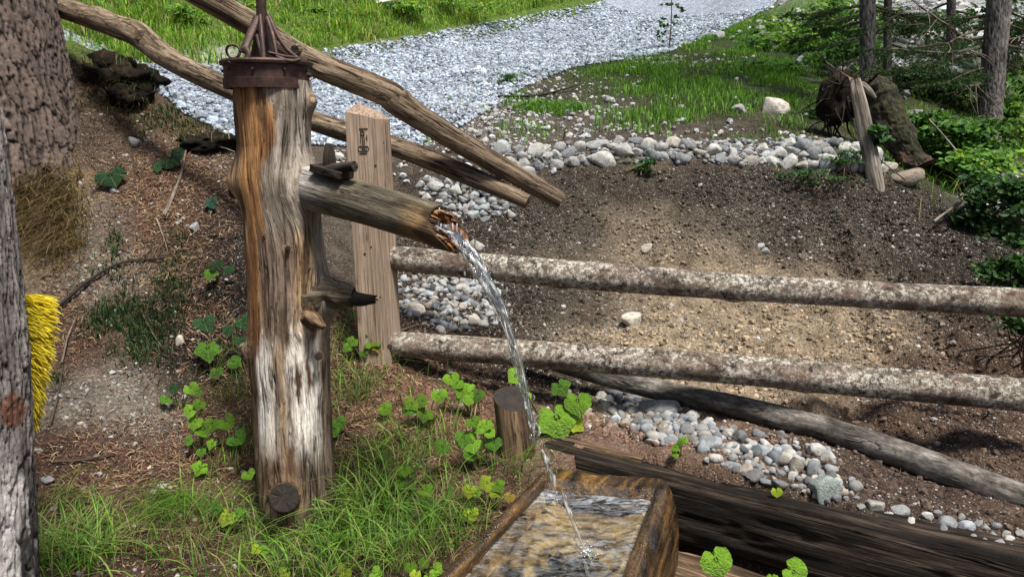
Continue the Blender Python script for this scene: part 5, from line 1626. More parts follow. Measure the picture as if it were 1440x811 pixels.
NAMED = [(1089, 150, 25, 19, (.72, .66, .60), 'big white angular boulder in the grass beyond the stone row', 'boulder'), (1041, 154, 12, 9, PAL, 'grey boulder left of the big white boulder, half hidden by grass', 'boulder'),
         (890, 450, 19, 13, (.70, .64, .54), 'jagged cream white rock alone on the dirt between the two fence rails', 'rock'), (580, 432, 22, 12, (.60, .54, .47), 'flat pale stone with an orange tint, right of the sawn post between the rails', 'rock'),
         (927, 573, 29, 17, (.27, .29, .31), 'large rounded grey stone under the dark sloping pole, at the head of the gravel', 'boulder'), (911, 597, 14, 10, BLU, 'blue grey flat stone just below the large rounded grey one', 'stone'),
         (933, 599, 11, 8, (.40, .30, .18), 'tan brown stone tucked against the large rounded grey one', 'stone'), (972, 584, 13, 9, WHT, 'white flat stone right of the large rounded grey one', 'stone'),
         (1160, 688, 24, 24, GRN_, 'greenish rounded boulder with a pale foot, behind the black timber', 'boulder'), (1120, 657, 15, 14, (.20, .18, .15), 'brownish round stone with dark bands, left of the greenish boulder', 'stone'),
         (1145, 662, 14, 14, BLU, 'blue grey stone between the brownish round stone and the greenish boulder', 'stone'), (1150, 635, 15, 11, WHT, 'white blocky stone above the greenish boulder', 'stone'),
         (1105, 640, 13, 10, PAL, 'pale grey angular stone above the brownish round stone', 'stone'), (1006, 624, 19, 13, (.34, .37, .40), 'grey stone with a white shoulder in the middle of the gravel strip', 'stone'), (1009, 645, 13, 10, (.62, .60, .56), 'chalky white stone in front of the grey one in mid strip', 'stone'),
         (1232, 713, 18, 11, (.33, .32, .29), 'smooth grey tan stone lying by the timber, right of the greenish boulder', 'stone'), (1330, 738, 17, 15, (.33, .36, .39), 'grey stone at the top of the heap near the right end of the timber', 'stone'),
         (1362, 745, 14, 9, (.40, .44, .50), 'smooth bluish stone at the right of the heap near the right end of the timber', 'stone'), (1276, 256, 26, 15, (.27, .22, .17), 'flat brown rock under the mossy log at the edge of the slope', 'rock'),
         (911, 353, 10, 9, (.52, .48, .40), 'cream stone stuck in the dirt just above the upper rail', 'stone'), (1078, 355, 8, 6, PAL, 'small grey stone, lower of a close pair on the dirt above the upper rail', 'stone'), (1069, 347, 7, 5, PAL, 'small flat stone, upper of a close pair on the dirt above the upper rail', 'stone'),
         (667, 345, 13, 10, (.52, .50, .46), 'pale stone just above the upper rail, behind the falling water', 'stone'), (963, 62, 12, 5, WHT, 'flat whitish stone beside the sapling on the road edge', 'stone'), (856, 140, 9, 7, PAL, 'round pale stone in the grass patch in the middle of the shelf', 'stone'),
         (190, 205, 10, 9, (.36, .38, .38), 'grey square stone high on the left bank', 'stone'), (253, 491 - 10, 7, 8, (.55, .5, .42), 'cream stone on the grey gravel of the left bank', 'stone'), (160, 271, 7, 4, (.55, .58, .6), 'small bluish white stone in the reddish litter of the left bank', 'stone'), (274, 323, 8, 8, PAL, 'pale stone left of the water post at the height of its knot', 'stone'),
         (64, 683, 11, 5, (.36, .36, .36), 'flat grey stone beside the foot of the grey trunk', 'stone'), (225, 685, 9, 5, WHT, 'whitish stone above the fine grass tuft', 'stone'), (540, 8, 26, 8, (.66, .66, .66), 'pale rock showing through the bright meadow grass at the top', 'rock'),
         (741, 76, 8, 4, WHT, 'small pale stone at the upper edge of the road', 'stone'), (1309, 113, 9, 5, (.55, .58, .6), 'bluish white stone on the ground between the spruces', 'stone'), (1290, 160, 14, 8, PAL, 'grey stone behind the mossy log', 'stone')]
for a in NAMED: stone(a[0], a[1], a[2], a[3], a[4], a[5], None, cat=a[6], name=a[6])
taken = [(a[0], a[1], max(a[2], a[3])) for a in NAMED]
CW = {id(c): w for c, w in ((WHT, 'white'), (PAL, 'pale grey'), (BLU, 'blue grey'), (DKG, 'dark grey'))}
def cword(c): return CW.get(id(c), 'warm cream' if c[0] > .45 else ('brownish' if c[0] > c[2] + .05 else 'mid grey'))
def fill(n, poly, r0, r1, cols, marks, group, sq=.75, gap=.8, pw=2.0):
    poly = np.array(poly, float)
    x0, y0 = poly.min(0); x1, y1 = poly.max(0)
    c = 0
    for _ in range(n * 60):
        x, y = R.uniform(x0, x1), R.uniform(y0, y1)
        if not in_poly(np.array([x]), np.array([y]), poly)[0]: continue
        r = r0 + (r1 - r0) * R.random() ** pw
        if any((x - a) ** 2 + ((y - b) * 1.25) ** 2 < (gap * (r + s)) ** 2 for a, b, s in taken): continue
        taken.append((x, y, r))
        cl_ = R.choice(cols)
        f_ = (r - r0) / (r1 - r0)
        lab = ('big ' if f_ > .6 else 'medium ' if f_ > .25 else 'small ') + cword(cl_) + ' stone ' + min(marks, key=lambda m_: abs(m_[0] - x) + abs(m_[1] - y))[2]
        stone(x, y, r, r * R.uniform(.6, .95) * sq / .75, cl_, lab, group)
        c += 1
        if c >= n: break
fill(80, [(690, 238), (700, 212), (800, 206), (900, 198), (1000, 206), (1080, 208), (1140, 200), (1200, 196), (1262, 232), (1225, 246), (1130, 240), (1040, 228), (900, 226), (790, 238), (740, 250)], 9, 20, [WHT, WHT, PAL, PAL, BLU, (.42, .46, .47), (.44, .41, .36)], [(715, 225, 'in the stone row just right of the upper leaning pole'), (790, 222, 'in the stone row between the pole and the dry grass wisp'), (860, 222, 'in the stone row above the dry grass wisp'), (920, 212, 'in the stone row above the small green herb'), (985, 214, 'in the stone row left of the two boulders'), (1041, 217, 'in the stone row below the grey boulder'), (1090, 222, 'in the stone row below the big white boulder'), (1150, 220, 'in the stone row below the root tangle'), (1205, 215, 'in the stone row at the broken post foot'), (1245, 235, 'at the row end beside the mossy log')], 'stones in the row topping the dirt slope', gap=.64, pw=1.4)
fill(24, [(590, 262), (640, 258), (690, 268), (728, 290), (720, 306), (650, 312), (600, 285)], 7, 15, [WHT, PAL, PAL, BLU, (.42, .46, .47)], [(610, 270, 'in the small pile, behind the spout'), (650, 285, 'in the small pile above the spout mouth'), (685, 275, 'in the small pile close under the leaning poles'), (700, 298, 'at the low edge of the pile below the pole tips')], 'stones piled below the pole tips', gap=.8)
fill(28, [(595, 395), (650, 388), (708, 402), (700, 455), (640, 462), (600, 425)], 4.5, 11, [WHT, PAL, (.5, .46, .4), BLU], [(610, 410, 'in the pile between the rails, near the orange tinted stone'), (640, 400, 'in the pile just under the upper rail'), (645, 440, 'in the middle of the pile between the rails'), (690, 410, 'in the pile between the rails, beside the falling water'), (690, 450, 'at the low right of the pile between the rails')], 'stones piled between the rails', gap=.8)
fill(100, [(838, 560), (900, 548), (960, 575), (1040, 605), (1110, 610), (1180, 650), (1200, 705), (1170, 712), (1085, 695), (1000, 655), (900, 605), (850, 590)], 4.5, 14, [(.46, .45, .43), (.33, .33, .33), BLU, BLU, DKG, DKG, (.19, .22, .26), (.28, .3, .32), (.40, .34, .28)], [(865, 570, 'left of the large rounded grey stone'), (890, 600, 'below the large rounded grey stone'), (960, 605, 'right of the large rounded grey stone'), (1000, 600, 'in the strip close under the dark pole'), (985, 640, 'by the chalky white stone in mid strip'), (1045, 630, 'right of the grey stone with the white shoulder'), (1060, 665, 'at the timber edge in mid strip'), (1105, 625, 'above the pale grey angular stone'), (1110, 680, 'below the brownish round stone'), (1150, 655, 'around the white blocky stone'), (1185, 690, 'right of the greenish boulder')], 'stones in the strip behind the timber', gap=.66)
fill(26, [(1200, 700), (1290, 725), (1330, 722), (1440, 752), (1440, 785), (1380, 775), (1290, 745), (1210, 720)], 6, 14, [PAL, BLU, BLU, (.3, .32, .33), WHT], [(1215, 710, 'near the smooth grey tan stone by the timber'), (1265, 725, 'between the smooth grey tan stone and the heap'), (1315, 745, 'at the left of the heap by the timber end'), (1350, 755, 'in the middle of the heap by the timber end'), (1390, 768, 'right of the smooth bluish stone in the heap'), (1430, 775, 'at the right edge of the picture by the timber')], 'stones along the right end of the timber', gap=.78, pw=1.3)
fill(8, [(560, 510), (760, 525), (850, 600), (780, 590), (640, 560)], 3.5, 8, [WHT, PAL, (.5, .46, .4)], [(590, 520, 'under the lower rail near the sawn post'), (680, 530, 'under the lower rail left of the falling water'), (760, 545, 'under the lower rail right of the falling water'), (820, 580, 'beside the largest heart shaped leaves')], 'stones under the lower rail', gap=2)

# ------------------------------------------------------------------ broad-leaved plants, leaf by leaf
def heart_leaf(seed, n=22, rings=7, lobes=0.0):
    a = np.linspace(-math.pi, math.pi, n, endpoint=False)
    # outline: tip at +y, notch at the stalk (-y)
    r = .62 + .12 * np.cos(a) + .16 * np.abs(np.sin(a)) ** 1.5 - .42 * np.exp(-((np.abs(a) - math.pi) / .28) ** 2) + .16 * np.exp(-(a / .25) ** 2)
    r = r * (1 + lobes * np.cos(5 * a) + .05 * np.random.default_rng(seed).normal(size=n))
    V = [[0, 0, 0]]
    for k in range(1, rings + 1):
        f = k / rings
        for j in range(n):
            x, y = math.sin(a[j]) * r[j] * f, math.cos(a[j]) * r[j] * f
            z = -.10 * f * f + (.12 + .09 * (seed % 4)) * abs(x) + .045 * math.cos(9 * a[j]) * f + .09 * math.sin(seed + 4 * x + 3 * y) * f - (.1 + .1 * (seed % 3)) * max(0, y) ** 2
            V.append([x, y, z])
    V = np.array(V)
    T = np.array([[0, 1 + j, 1 + (j + 1) % n] for j in range(n)])[:, ::-1]
    Q = np.array([[1 + k * n + j, 1 + k * n + (j + 1) % n, 1 + (k + 1) * n + (j + 1) % n, 1 + (k + 1) * n + j] for k in range(rings - 1) for j in range(n)])[:, ::-1]
    return V, [T, Q]
def leaf_mat(name, rough=.38):
    m = M(name)
    o = m.obj()
    c = m.n('ObjectInfo', 'Color')
    sx = m.n('SeparateXYZ', 0, {0: o}); sy = m.n('SeparateXYZ', 1, {0: o})
    vein = m.math('LESS_THAN', m.math('ABSOLUTE', sx), .016)
    an = m.math('ARCTAN2', sx, m.math('ADD', sy, .12))
    v2 = m.math('GREATER_THAN', m.math('COSINE', m.math('MULTIPLY', an, 7.0)), .975)
    c2 = m.mix(m.math('MULTIPLY', m.math('MAXIMUM', vein, v2), .45), c, m.mix(.5, c, (.5, .6, .25)))
    c2 = vary(m, c2, o, 4, .75, 1.2)
    m.set(c2, rough, Specular_IOR_Level=.4)
    m.bump(m.math('SUBTRACT', m.noise(o, 9, 4), m.math('MULTIPLY', v2, .8)), .6, .05)
    tr = m.n('BsdfTranslucent', 0, {'Color': m.mul(c2, (1.35, 1.4, .5))})
    m.t.links.new(m.n('MixShader', 0, {0: .35, 1: m.b.outputs[0], 2: tr}), m.out.inputs[0])
    return m.m
MAT['heart'] = leaf_mat('broad_leaf')
HEARTS = [mesh('leaf', *heart_leaf(k, lobes=.0 if k < 4 else (.07 if k < 7 else .12)), MAT['heart'], None, True) for k in range(9)]
TONE = {'b': (.21, .42, .035), 'y': (.38, .50, .04), 'm': (.11, .26, .03), 'd': (.03, .085, .03), 't': (.04, .12, .085), 'o': (.5, .36, .06)}
def plant(px, py, leaves, label, group=None, name='leafy_plant', cat='plant', rise=.05):
    q, d = GD(px, py)
    p = empty(name, q, label, cat, group)
    st = []
    for (lx, ly, r, tone) in leaves:
        g_, dg = GD(lx, ly + r)
        dl = min(d, dg) - .04 if abs(d - dg) < .6 else d - .05
        c = P(lx, ly, dl)
        s = r * dl / FPX * 1.42
        o = link('leaf', HEARTS[R.randrange(9)], p)
        o.scale = (s * R.uniform(.9, 1.1), s, s)
        nrm = Vector((R.uniform(-.35, .35), -.75 + R.uniform(-.3, .25), .75 + R.uniform(-.2, .2))).normalized()
        tip = Vector((R.uniform(-1, 1) * .8 + (lx - px) * .02, -.3, -.75 + R.uniform(-.5, .7)))
        y = (tip - nrm * tip.dot(nrm)).normalized()
        x = y.cross(nrm).normalized()
        o.rotation_euler = Matrix((x, y, nrm)).transposed().to_euler()
        o.location = c
        t_ = TONE[tone]; v = R.uniform(.6, 1.2)
        o.color = (t_[0] * v, t_[1] * v, t_[2] * v, 1)
        base = q + np.array([R.uniform(-.01, .01), R.uniform(-.01, .01), -.01])
        mid = (base + c) / 2 + np.array([R.uniform(-.01, .01), -.005, .02])
        at_ = c - np.array(y) * .3 * s
        t = tube([base, mid, at_], [.0028, .0023, .0016], 5, 9, cap=False)
        st.append((t['V'], t['F'], dict(col=np.tile(np.array((.13, .2, .05)), (len(t['V']), 1)))))
    V, F, at = join(st)
    link('stem', mesh('stem', V, F, MAT['leaf'], at), p)
    return p
plant(300, 530, [(287, 452, 14, 'd'), (292, 488, 15, 'm'), (323, 462, 9, 'd'), (328, 508, 10, 'm'), (304, 522, 9, 'm'), (342, 450, 11, 'd'), (340, 478, 9, 'd')], 'broad dark leaved plant left of the water post at mid height')
plant(305, 400, [(299, 385, 10, 'm'), (303, 371, 9, 'd'), (322, 378, 8, 'd')], 'pair of small leaves high up in the shade left of the water post')
plant(286, 640, [(268, 577, 9, 'b'), (275, 592, 11, 'b'), (286, 603, 10, 'b'), (298, 594, 10, 'b'), (317, 591, 12, 'b'), (281, 567, 8, 'b'), (331, 614, 12, 'm'), (299, 623, 8, 'b'), (282, 655, 10, 'b'), (266, 618, 8, 'm'), (283, 634, 7, 'm')], 'bright green three-leaved plant beside the bleached lower half of the water post')
plant(255, 575, [(234, 560, 8, 'm'), (246, 546, 7, 'd'), (268, 545, 9, 'b'), (276, 550, 7, 'm')], 'little dull green sprig just above the bright plant on the left bank')
plant(322, 745, [(320, 725, 13, 'y'), (349, 665, 9, 'b'), (306, 712, 9, 'm'), (333, 722, 9, 'm')], 'yellow green plant at the left foot of the water post')
plant(605, 600, [(617, 553, 10, 'b'), (595, 562, 10, 'b'), (580, 566, 9, 'b'), (598, 580, 10, 'b'), (576, 576, 8, 'm')], 'bright clover-like plant right of the sawn post foot, nearest the post')
plant(660, 590, [(660, 552, 15, 'b'), (650, 545, 11, 'b'), (672, 553, 10, 'm'), (634, 530, 10, 'b'), (643, 537, 9, 'b')], 'bright leafy plant under the lower rail, between the post and the falling water')
plant(672, 660, [(664, 591, 9, 'b'), (676, 600, 9, 'b'), (684, 595, 9, 'b'), (665, 620, 15, 'b'), (652, 613, 12, 'm'), (695, 622, 11, 'm'), (661, 637, 9, 'm'), (623, 627, 11, 'm'), (688, 608, 8, 'b')], 'cluster of green leaves left of the short wooden stake')
plant(575, 690, [(569, 660, 9, 'b'), (597, 690, 11, 'b'), (601, 706, 9, 'm'), (577, 708, 8, 'm'), (562, 678, 8, 'm')], 'green sprig in the grass right of the water post foot')
plant(690, 720, [(686, 678, 10, 'y'), (699, 680, 10, 'b'), (695, 690, 9, 'y'), (661, 688, 10, 'y'), (670, 690, 8, 'b'), (663, 720, 10, 'y'), (655, 724, 8, 'y'), (717, 697, 7, 'o')], 'yellow green leaves hanging by the left rim of the trough')
plant(770, 606, [(782, 585, 25, 'b'), (812, 562, 19, 'b'), (808, 594, 12, 'y'), (727, 528, 12, 'b'), (787, 542, 12, 'm'), (738, 553, 10, 'b')], 'plant with the largest heart shaped leaves, behind the falling water', rise=.1)
plant(520, 510, [(515, 480, 9, 'b'), (497, 479, 8, 'b'), (520, 466, 7, 'm'), (527, 479, 9, 'b'), (530, 488, 6, 'o'), (490, 487, 7, 'm'), (512, 494, 7, 'm')], 'small bright plant in front of the sawn post foot')
plant(240, 232, [(240, 221, 17, 'd'), (222, 234, 8, 'd')], 'dark glossy leaf lying high on the left bank')
plant(160, 252, [(155, 246, 16, 'd')], 'dark narrow leaf lying on the left bank near the big spruce')
plant(298, 292, [(298, 283, 10, 't')], 'bluish green single leaf left of the spout')
plant(955, 640, [(949, 628, 6, 'b'), (958, 620, 5, 'b'), (950, 637, 5, 'b'), (963, 617, 5, 'b')], 'tiny green sprig growing in the gravel behind the trough')
plant(1092, 696, [(1092, 690, 7, 'y')], 'single tiny leaf on the top edge of the black timber')
plant(400, 800, [(372, 772, 7, 'b'), (384, 776, 6, 'b'), (362, 770, 7, 'y'), (400, 805, 8, 'y')], 'small round leaves in the grass at the bottom under the water post')
plant(590, 808, [(577, 795, 9, 'b'), (596, 790, 8, 'b'), (612, 800, 9, 'b'), (585, 806, 8, 'y'), (603, 812, 8, 'b')], 'little clover-like plant at the bottom edge left of the trough')
plant(470, 800, [(485, 802, 10, 'y'), (526, 805, 9, 'b')], 'yellow green broad leaves at the bottom edge in the grass')
plant(480, 600, [(475, 592, 10, 'm'), (470, 605, 8, 'm'), (540, 573, 10, 'b'), (535, 640, 8, 'm')], 'scattered mid green leaves against the right side of the water post')
def front_leaf(px, py, lv, label):      # in front of the timber: the ground there lies below the picture
    p = empty('leafy_plant', PZ(px, 850, .05), label, 'plant')
    base = np.array(p.location)
    for lx, ly, r, tone, rot in lv:
        c = P(lx, ly, 2.0); s = r * 2.0 / FPX * 1.25
        o = link('leaf', HEARTS[R.randrange(3)], p)
        o.scale = (s, s, s); o.location = c
        nrm = Vector((.15 * math.sin(rot), -.8, .55)).normalized()
        tip = Vector((math.sin(rot), -.2, -math.cos(rot)))
        y = (tip - nrm * tip.dot(nrm)).normalized(); x = y.cross(nrm)
        o.rotation_euler = Matrix((x, y, nrm)).transposed().to_euler()
        o.color = (*TONE[tone], 1)
        t = tube([base, (base + c) / 2 + [0, -.02, 0], c - np.array(y) * .3 * s], [.004, .003, .002], 6, 9, cap=False)
        link('stem', mesh('stem', t['V'], t['F'], MAT['leaf'], dict(col=np.tile(np.array((.13, .22, .05)), (len(t['V']), 1)))), p)
front_leaf(1010, 811, [(1006, 785, 24, 'b', .3)], 'glossy bright green folded leaf in front of the black timber, nearer the trough')
front_leaf(1115, 811, [(1115, 803, 22, 'b', .9), (1086, 812, 9, 'b', 0)], 'glossy bright green leaf in front of the black timber at the bottom edge')

# grass tufts one can point to
def tuft(px, py, n, spread, h, w, pal, label, az0=None, bend=(.6, 1.35)):
    q, d = GD(px, py)
    X = q + np.stack([rng.normal(0, spread, n), rng.normal(0, spread * .7, n), np.zeros(n)], 1)
    X[:, 2] = H(X[:, 0], X[:, 1]) - .01
    az = rng.uniform(0, 6.283, n) if az0 is None else az0 + rng.normal(0, .9, n)
    V, F, at = blades(X, rng.uniform(.5, 1.1, n) * h, rng.uniform(.6, 1.2, n) * w, rng.uniform(*bend, n), pick(n, pal), az, seg=6)
    tag(link('grass_tuft', mesh('grass_tuft', V, F, MAT['grass'], at)), label, 'grass')
GL = [(.10, .23, .025), (.16, .32, .04), (.065, .15, .022), (.22, .30, .07), (.26, .2, .10)]
tuft(100, 790, 420, .10, .28, .005, GL, 'arching green grass tuft at the bottom left beside the grey trunk')
tuft(75, 720, 60, .06, .26, .004, GL, 'thin long grass blades leaning out from the grey trunk foot', -.2, (.8, 1.3))
tuft(245, 715, 430, .065, .21, .0026, GL[:3], 'fine bladed green grass tuft left of the water post foot', -1.2)
tuft(285, 755, 260, .10, .19, .0026, [(.22, .18, .09), (.16, .2, .06), (.3, .24, .13)], 'half dry grass tuft next to the fine green one', -1.0, (.7, 1.4))
tuft(500, 740, 180, .10, .34, .0055, GL[:4], 'long bladed grass tuft at the right foot of the water post')
tuft(455, 790, 190, .12, .26, .005, GL[:4], 'bright grass tuft at the bottom edge under the water post')
tuft(560, 770, 150, .12, .26, .0042, GL[:4], 'loose grass tuft halfway between post foot and trough')
tuft(345, 745, 100, .07, .24, .004, GL[:4], 'grass tuft covering the left foot of the water post')
tuft(560, 640, 130, .10, .22, .0035, GL[:4], 'sparse grass tuft on the brown earth right of the water post')
tuft(500, 560, 110, .06, .18, .0035, [(.07, .14, .03), (.12, .2, .05), (.2, .18, .09)], 'dull grass tuft between the water post and the sawn post foot')
tuft(720, 668, 45, .05, .22, .004, GL[:3], 'few long grass blades beside the short wooden stake', -.5)
tuft(630, 745, 150, .09, .20, .0035, GL[:4], 'grass tuft against the left rim of the trough')
tuft(890, 238, 60, .10, .22, .003, [(.2, .18, .08), (.15, .15, .05)], 'dry grass wisp hanging below the stone row', -1.6, (1.1, 1.7))
tuft(1110, 180, 40, .10, .35, .012, [(.10, .22, .04), (.14, .26, .06)], 'broad bladed grass tuft right of the big white boulder')
tuft(510, 50, 90, .18, .34, .01, [(.42, .36, .24), (.3, .27, .14)], 'pale dry grass tuft on the meadow edge above the road')
tuft(1395, 300, 90, .25, .4, .006, [(.14, .24, .05), (.25, .28, .09)], 'tall thin grass tuft under the right shrubs')
tuft(325, 560, 110, .05, .24, .0028, [(.24, .18, .09), (.1, .13, .04), (.16, .12, .06)], 'dry grass wisps hugging the left side of the water post', -1.7, (.9, 1.6))

# sticks
def stick(pts, r, label, mat='twig', lift=.012):
    c = []
    for a, b in pts:
        g_, d = GD(a, b); c.append(g_ + [0, -.01, lift])
    t = tube(c, [r, r * .8, r * .45], 8, 30, .15, (60, 60, 14))
    tag(tobj('stick', t, MAT[mat]), label, 'stick')
stick([(232, 310), (243, 285), (256, 250), (264, 207)], .011, 'grey curved stick lying up the left bank', 'dead')
stick([(84, 438), (130, 402), (175, 378), (232, 370)], .010, 'dark bent stick lying across the middle of the left bank', 'darkwood', .02)
stick([(90, 520), (99, 485), (111, 453)], .005, 'pale straw stalk standing beside the yellow broom', 'dead', .03)
stick([(72, 604), (82, 570), (88, 540), (91, 510)], .006, 'thin grey stick on the bank below the yellow broom', 'twig')
stick([(78, 656), (120, 651), (165, 643)], .006, 'straight brown stick across the reddish litter near the grey trunk', 'twig')
stick([(60, 243), (80, 236), (101, 229)], .009, 'short brown twig at the foot of the big spruce', 'twig', .03)
stick([(222, 315), (232, 340), (238, 360)], .005, 'short pale twig in the litter of the left bank', 'dead')
stick([(560, 470), (585, 462), (606, 458)], .005, 'thin twig beside the flat orange tinted stone', 'twig')
stick([(700, 140), (760, 138), (812, 126)], .016, 'dark branch lying between the grass patches on the shelf', 'darkwood', .03)
stick([(1163, 215), (1168, 240), (1148, 278)], .010, 'grey twig leaning over the stone row at its right end', 'dead', .04)
stick([(880, 245), (905, 236), (925, 232)], .007, 'thin root sticking out under the stone row', 'twig', .02)
stick([(1310, 330), (1345, 300), (1370, 270)], .010, 'dead grey twig leaning against the right shrub', 'dead', .08)
stick([(200, 440), (215, 470), (232, 500)], .006, 'dark twig in the moss of the left bank', 'twig')
stick([(280, 215), (310, 218), (332, 226)], .007, 'pale root on the rim of the bank beside the iron capped post', 'dead', .05)
# ------------------------------------------------------------------ leaves of shrubs
def leaf_cloud(C, Rr, n, size, cols, clumps=14, up=.8, wide=.55):
    """folded leaves in clumps inside an ellipsoid: V, F, attrs"""
    cc = rng.normal(size=(clumps, 3)); cc /= np.linalg.norm(cc, axis=1)[:, None]
    cc = cc * rng.uniform(.35, 1, (clumps, 1)) ** .6
    k = rng.integers(0, clumps, n)
    p = cc[k] + rng.normal(0, .25, (n, 3)) * np.array([1, 1, .45])
    X = C + p * Rr
    s = size * rng.uniform(.6, 1.2, n)
    nrm = rng.normal(0, .45, (n, 3)) + np.array([0, -.35, up]); nrm /= np.linalg.norm(nrm, axis=1)[:, None]
    d = rng.normal(size=(n, 3)); d -= nrm * (d * nrm).sum(1)[:, None]; d /= np.linalg.norm(d, axis=1)[:, None]
    e = np.cross(nrm, d)
    S = s[:, None]
    V = np.stack([X - d * S * .5, X - d * S * .15 + e * S * wide * .5 + nrm * S * .08, X + d * S * .2 + e * S * wide * .4 + nrm * S * .08, X + d * S * .55, X + d * S * .2 - e * S * wide * .4 + nrm * S * .08, X - d * S * .15 - e * S * wide * .5 + nrm * S * .08], 1)
    b = (np.arange(n) * 6)[:, None]
    F = np.concatenate([b + np.array([[0, 1, 2, 3]]), b + np.array([[0, 3, 4, 5]])])
    tone = rng.uniform(.75, 1.2, clumps)[k]
    col = np.repeat(pick(n, cols) * tone[:, None], 6, 0)
    return V.reshape(-1, 3), F, dict(col=col), C + cc * Rr
def shrub(px, py, d, rx, ry, n, size, cols, label, name='shrub', cat='shrub', ground_px=None, depth=.8, clumps=14, up=.8):
    C = P(px, py, d); k = d / FPX
    V, F, at, cl = leaf_cloud(C, np.array([rx * k, (rx + ry) / 2 * k * depth, ry * k]), n, size, cols, clumps, up)
    b = np.array([C[0], C[1] + .05, H(C[0], C[1] + .05)[0] - .03]) if ground_px is None else G(*ground_px)
    o = empty(name, b, label, cat)
    st = []
    for c in cl:
        t = tube([b + rng.normal(0, .08, 3) * [1, 1, 0], (b * .45 + c * .55) + rng.normal(0, .03, 3), c], [.005, .0035, .0015], 5, 9, cap=False)
        st.append((t['V'], t['F'], dict(grain=t['grain'])))
    fo = link('foliage', mesh('foliage', V, F, MAT['leaf'], at, False), o)
    V, F, at = join(st)
    link('stem', mesh('stem', V, F, MAT['twig'], at), o)
    return o
DKL, MDL, BRL, YEL = (.022, .06, .014), (.05, .13, .022), (.10, .23, .03), (.2, .33, .04)
shrub(1345, 190, 6.1, 62, 42, 3800, .06, [DKL, MDL, MDL, BRL], 'low maple-like shrub below the right spruces, dense mid green', depth=1)
shrub(1370, 232, 5.7, 52, 26, 1500, .06, [MDL, BRL, BRL, YEL], 'sunlit light green shrub just above the dark one on the right', depth=1)
shrub(1405, 300, 5.0, 48, 55, 2200, .055, [DKL, DKL, MDL, (.03, .08, .03)], 'dark leafy shrub at the right edge over the dirt slope', depth=.8)
shrub(1428, 385, 4.05, 34, 50, 1300, .045, [DKL, MDL, DKL], 'dark shrub spilling down to the upper rail at the right edge', depth=1.0, up=.5)
shrub(1436, 456, 3.1, 34, 22, 260, .035, [DKL, MDL], 'dark sprig hanging over the upper rail at the right edge', depth=.5, ground_px=(1436, 520))
shrub(1120, 60, 11.5, 75, 45, 2600, .11, [BRL, BRL, YEL, MDL], 'bright green bush where the grass meets the road', depth=1.2, clumps=26)
shrub(1185, 95, 9.5, 55, 45, 2000, .09, [MDL, BRL, MDL, DKL], 'mid green bush behind the root plate', depth=1.2, clumps=22)
shrub(1080, 105, 9, 60, 18, 1300, .06, [MDL, MDL, BRL], 'low green ground cover behind the white boulder', depth=1.4, clumps=22)
shrub(1010, 118, 8.6, 60, 10, 800, .05, [MDL, BRL, BRL], 'low bright herbs in the middle of the shelf', depth=1.6, clumps=18)
shrub(780, 150, 7.4, 48, 10, 600, .045, [BRL, MDL, BRL], 'low bright green herbs beside the dark branch on the shelf', depth=1.6, clumps=14)
shrub(708, 112, 8.6, 16, 14, 220, .05, [MDL, DKL], 'small dark herb at the lower edge of the road', depth=1.2, clumps=8)
shrub(1238, 190, 5.3, 20, 12, 60, .10, [(.03, .10, .03), (.05, .14, .04)], 'broad leaved herb in front of the mossy log', clumps=6)
shrub(1140, 248, 5.28, 50, 9, 300, .03, [DKL, MDL], 'sparse green herb under the right end of the stone row', depth=.8)
shrub(905, 232, 5.36, 14, 9, 60, .05, [MDL, (.05, .16, .06)], 'small green herb growing from the stone row', clumps=6)
shrub(1190, 222, 5.34, 22, 14, 200, .03, [DKL, MDL, MDL], 'fine herb around the foot of the broken post', depth=.8)
shrub(1430, 190, 7.5, 45, 45, 900, .08, [BRL, YEL, MDL], 'bright green bush at the right edge behind the grey spruce', depth=1)
shrub(1300, 120, 9, 60, 30, 1100, .07, [DKL, MDL, DKL], 'dark undergrowth bush between the spruces', depth=1.2, clumps=20)
shrub(1245, 60, 12.5, 60, 40, 1200, .09, [MDL, BRL, DKL], 'loose green bush far behind the slim spruce', depth=1, clumps=20)
shrub(140, 15, 11.2, 50, 12, 700, .06, [BRL, YEL, MDL], 'leafy green plants of the meadow left of the iron finial', depth=1.2, clumps=14)
shrub(250, 25, 10.6, 40, 14, 700, .07, [BRL, YEL, BRL], 'clump of bright broad leaves in the meadow above the crooked pole', depth=1.2, clumps=14)
shrub(470, 20, 12.3, 40, 10, 500, .07, [BRL, YEL, MDL], 'clump of bright herbs in the meadow right of the iron finial', depth=1.2, clumps=12)
# sapling at the road edge
q, d = GD(941, 70)
sa = empty('sapling', q, 'thin young sapling with small leaves standing at the road edge', 'sapling')
top = P(944, -25, d)
tobj('stem', tube([q - [0, 0, .05], q * .5 + top * .5 + [.02, 0, 0], top], [.014, .010, .004], 7, 16), MAT['twig'], sa)
cl = []
for f in np.linspace(.12, 1, 22):
    c = q + (top - q) * f + np.array([R.uniform(-.16, .16), R.uniform(-.16, .16), 0])
    V, F, at, _ = leaf_cloud(c, np.array([.08, .08, .05]), 9, .075, [DKL, MDL, MDL], 2)
    cl.append((V, F, at))
V, F, at = join(cl)
link('foliage', mesh('foliage', V, F, MAT['leaf'], at, False), sa)

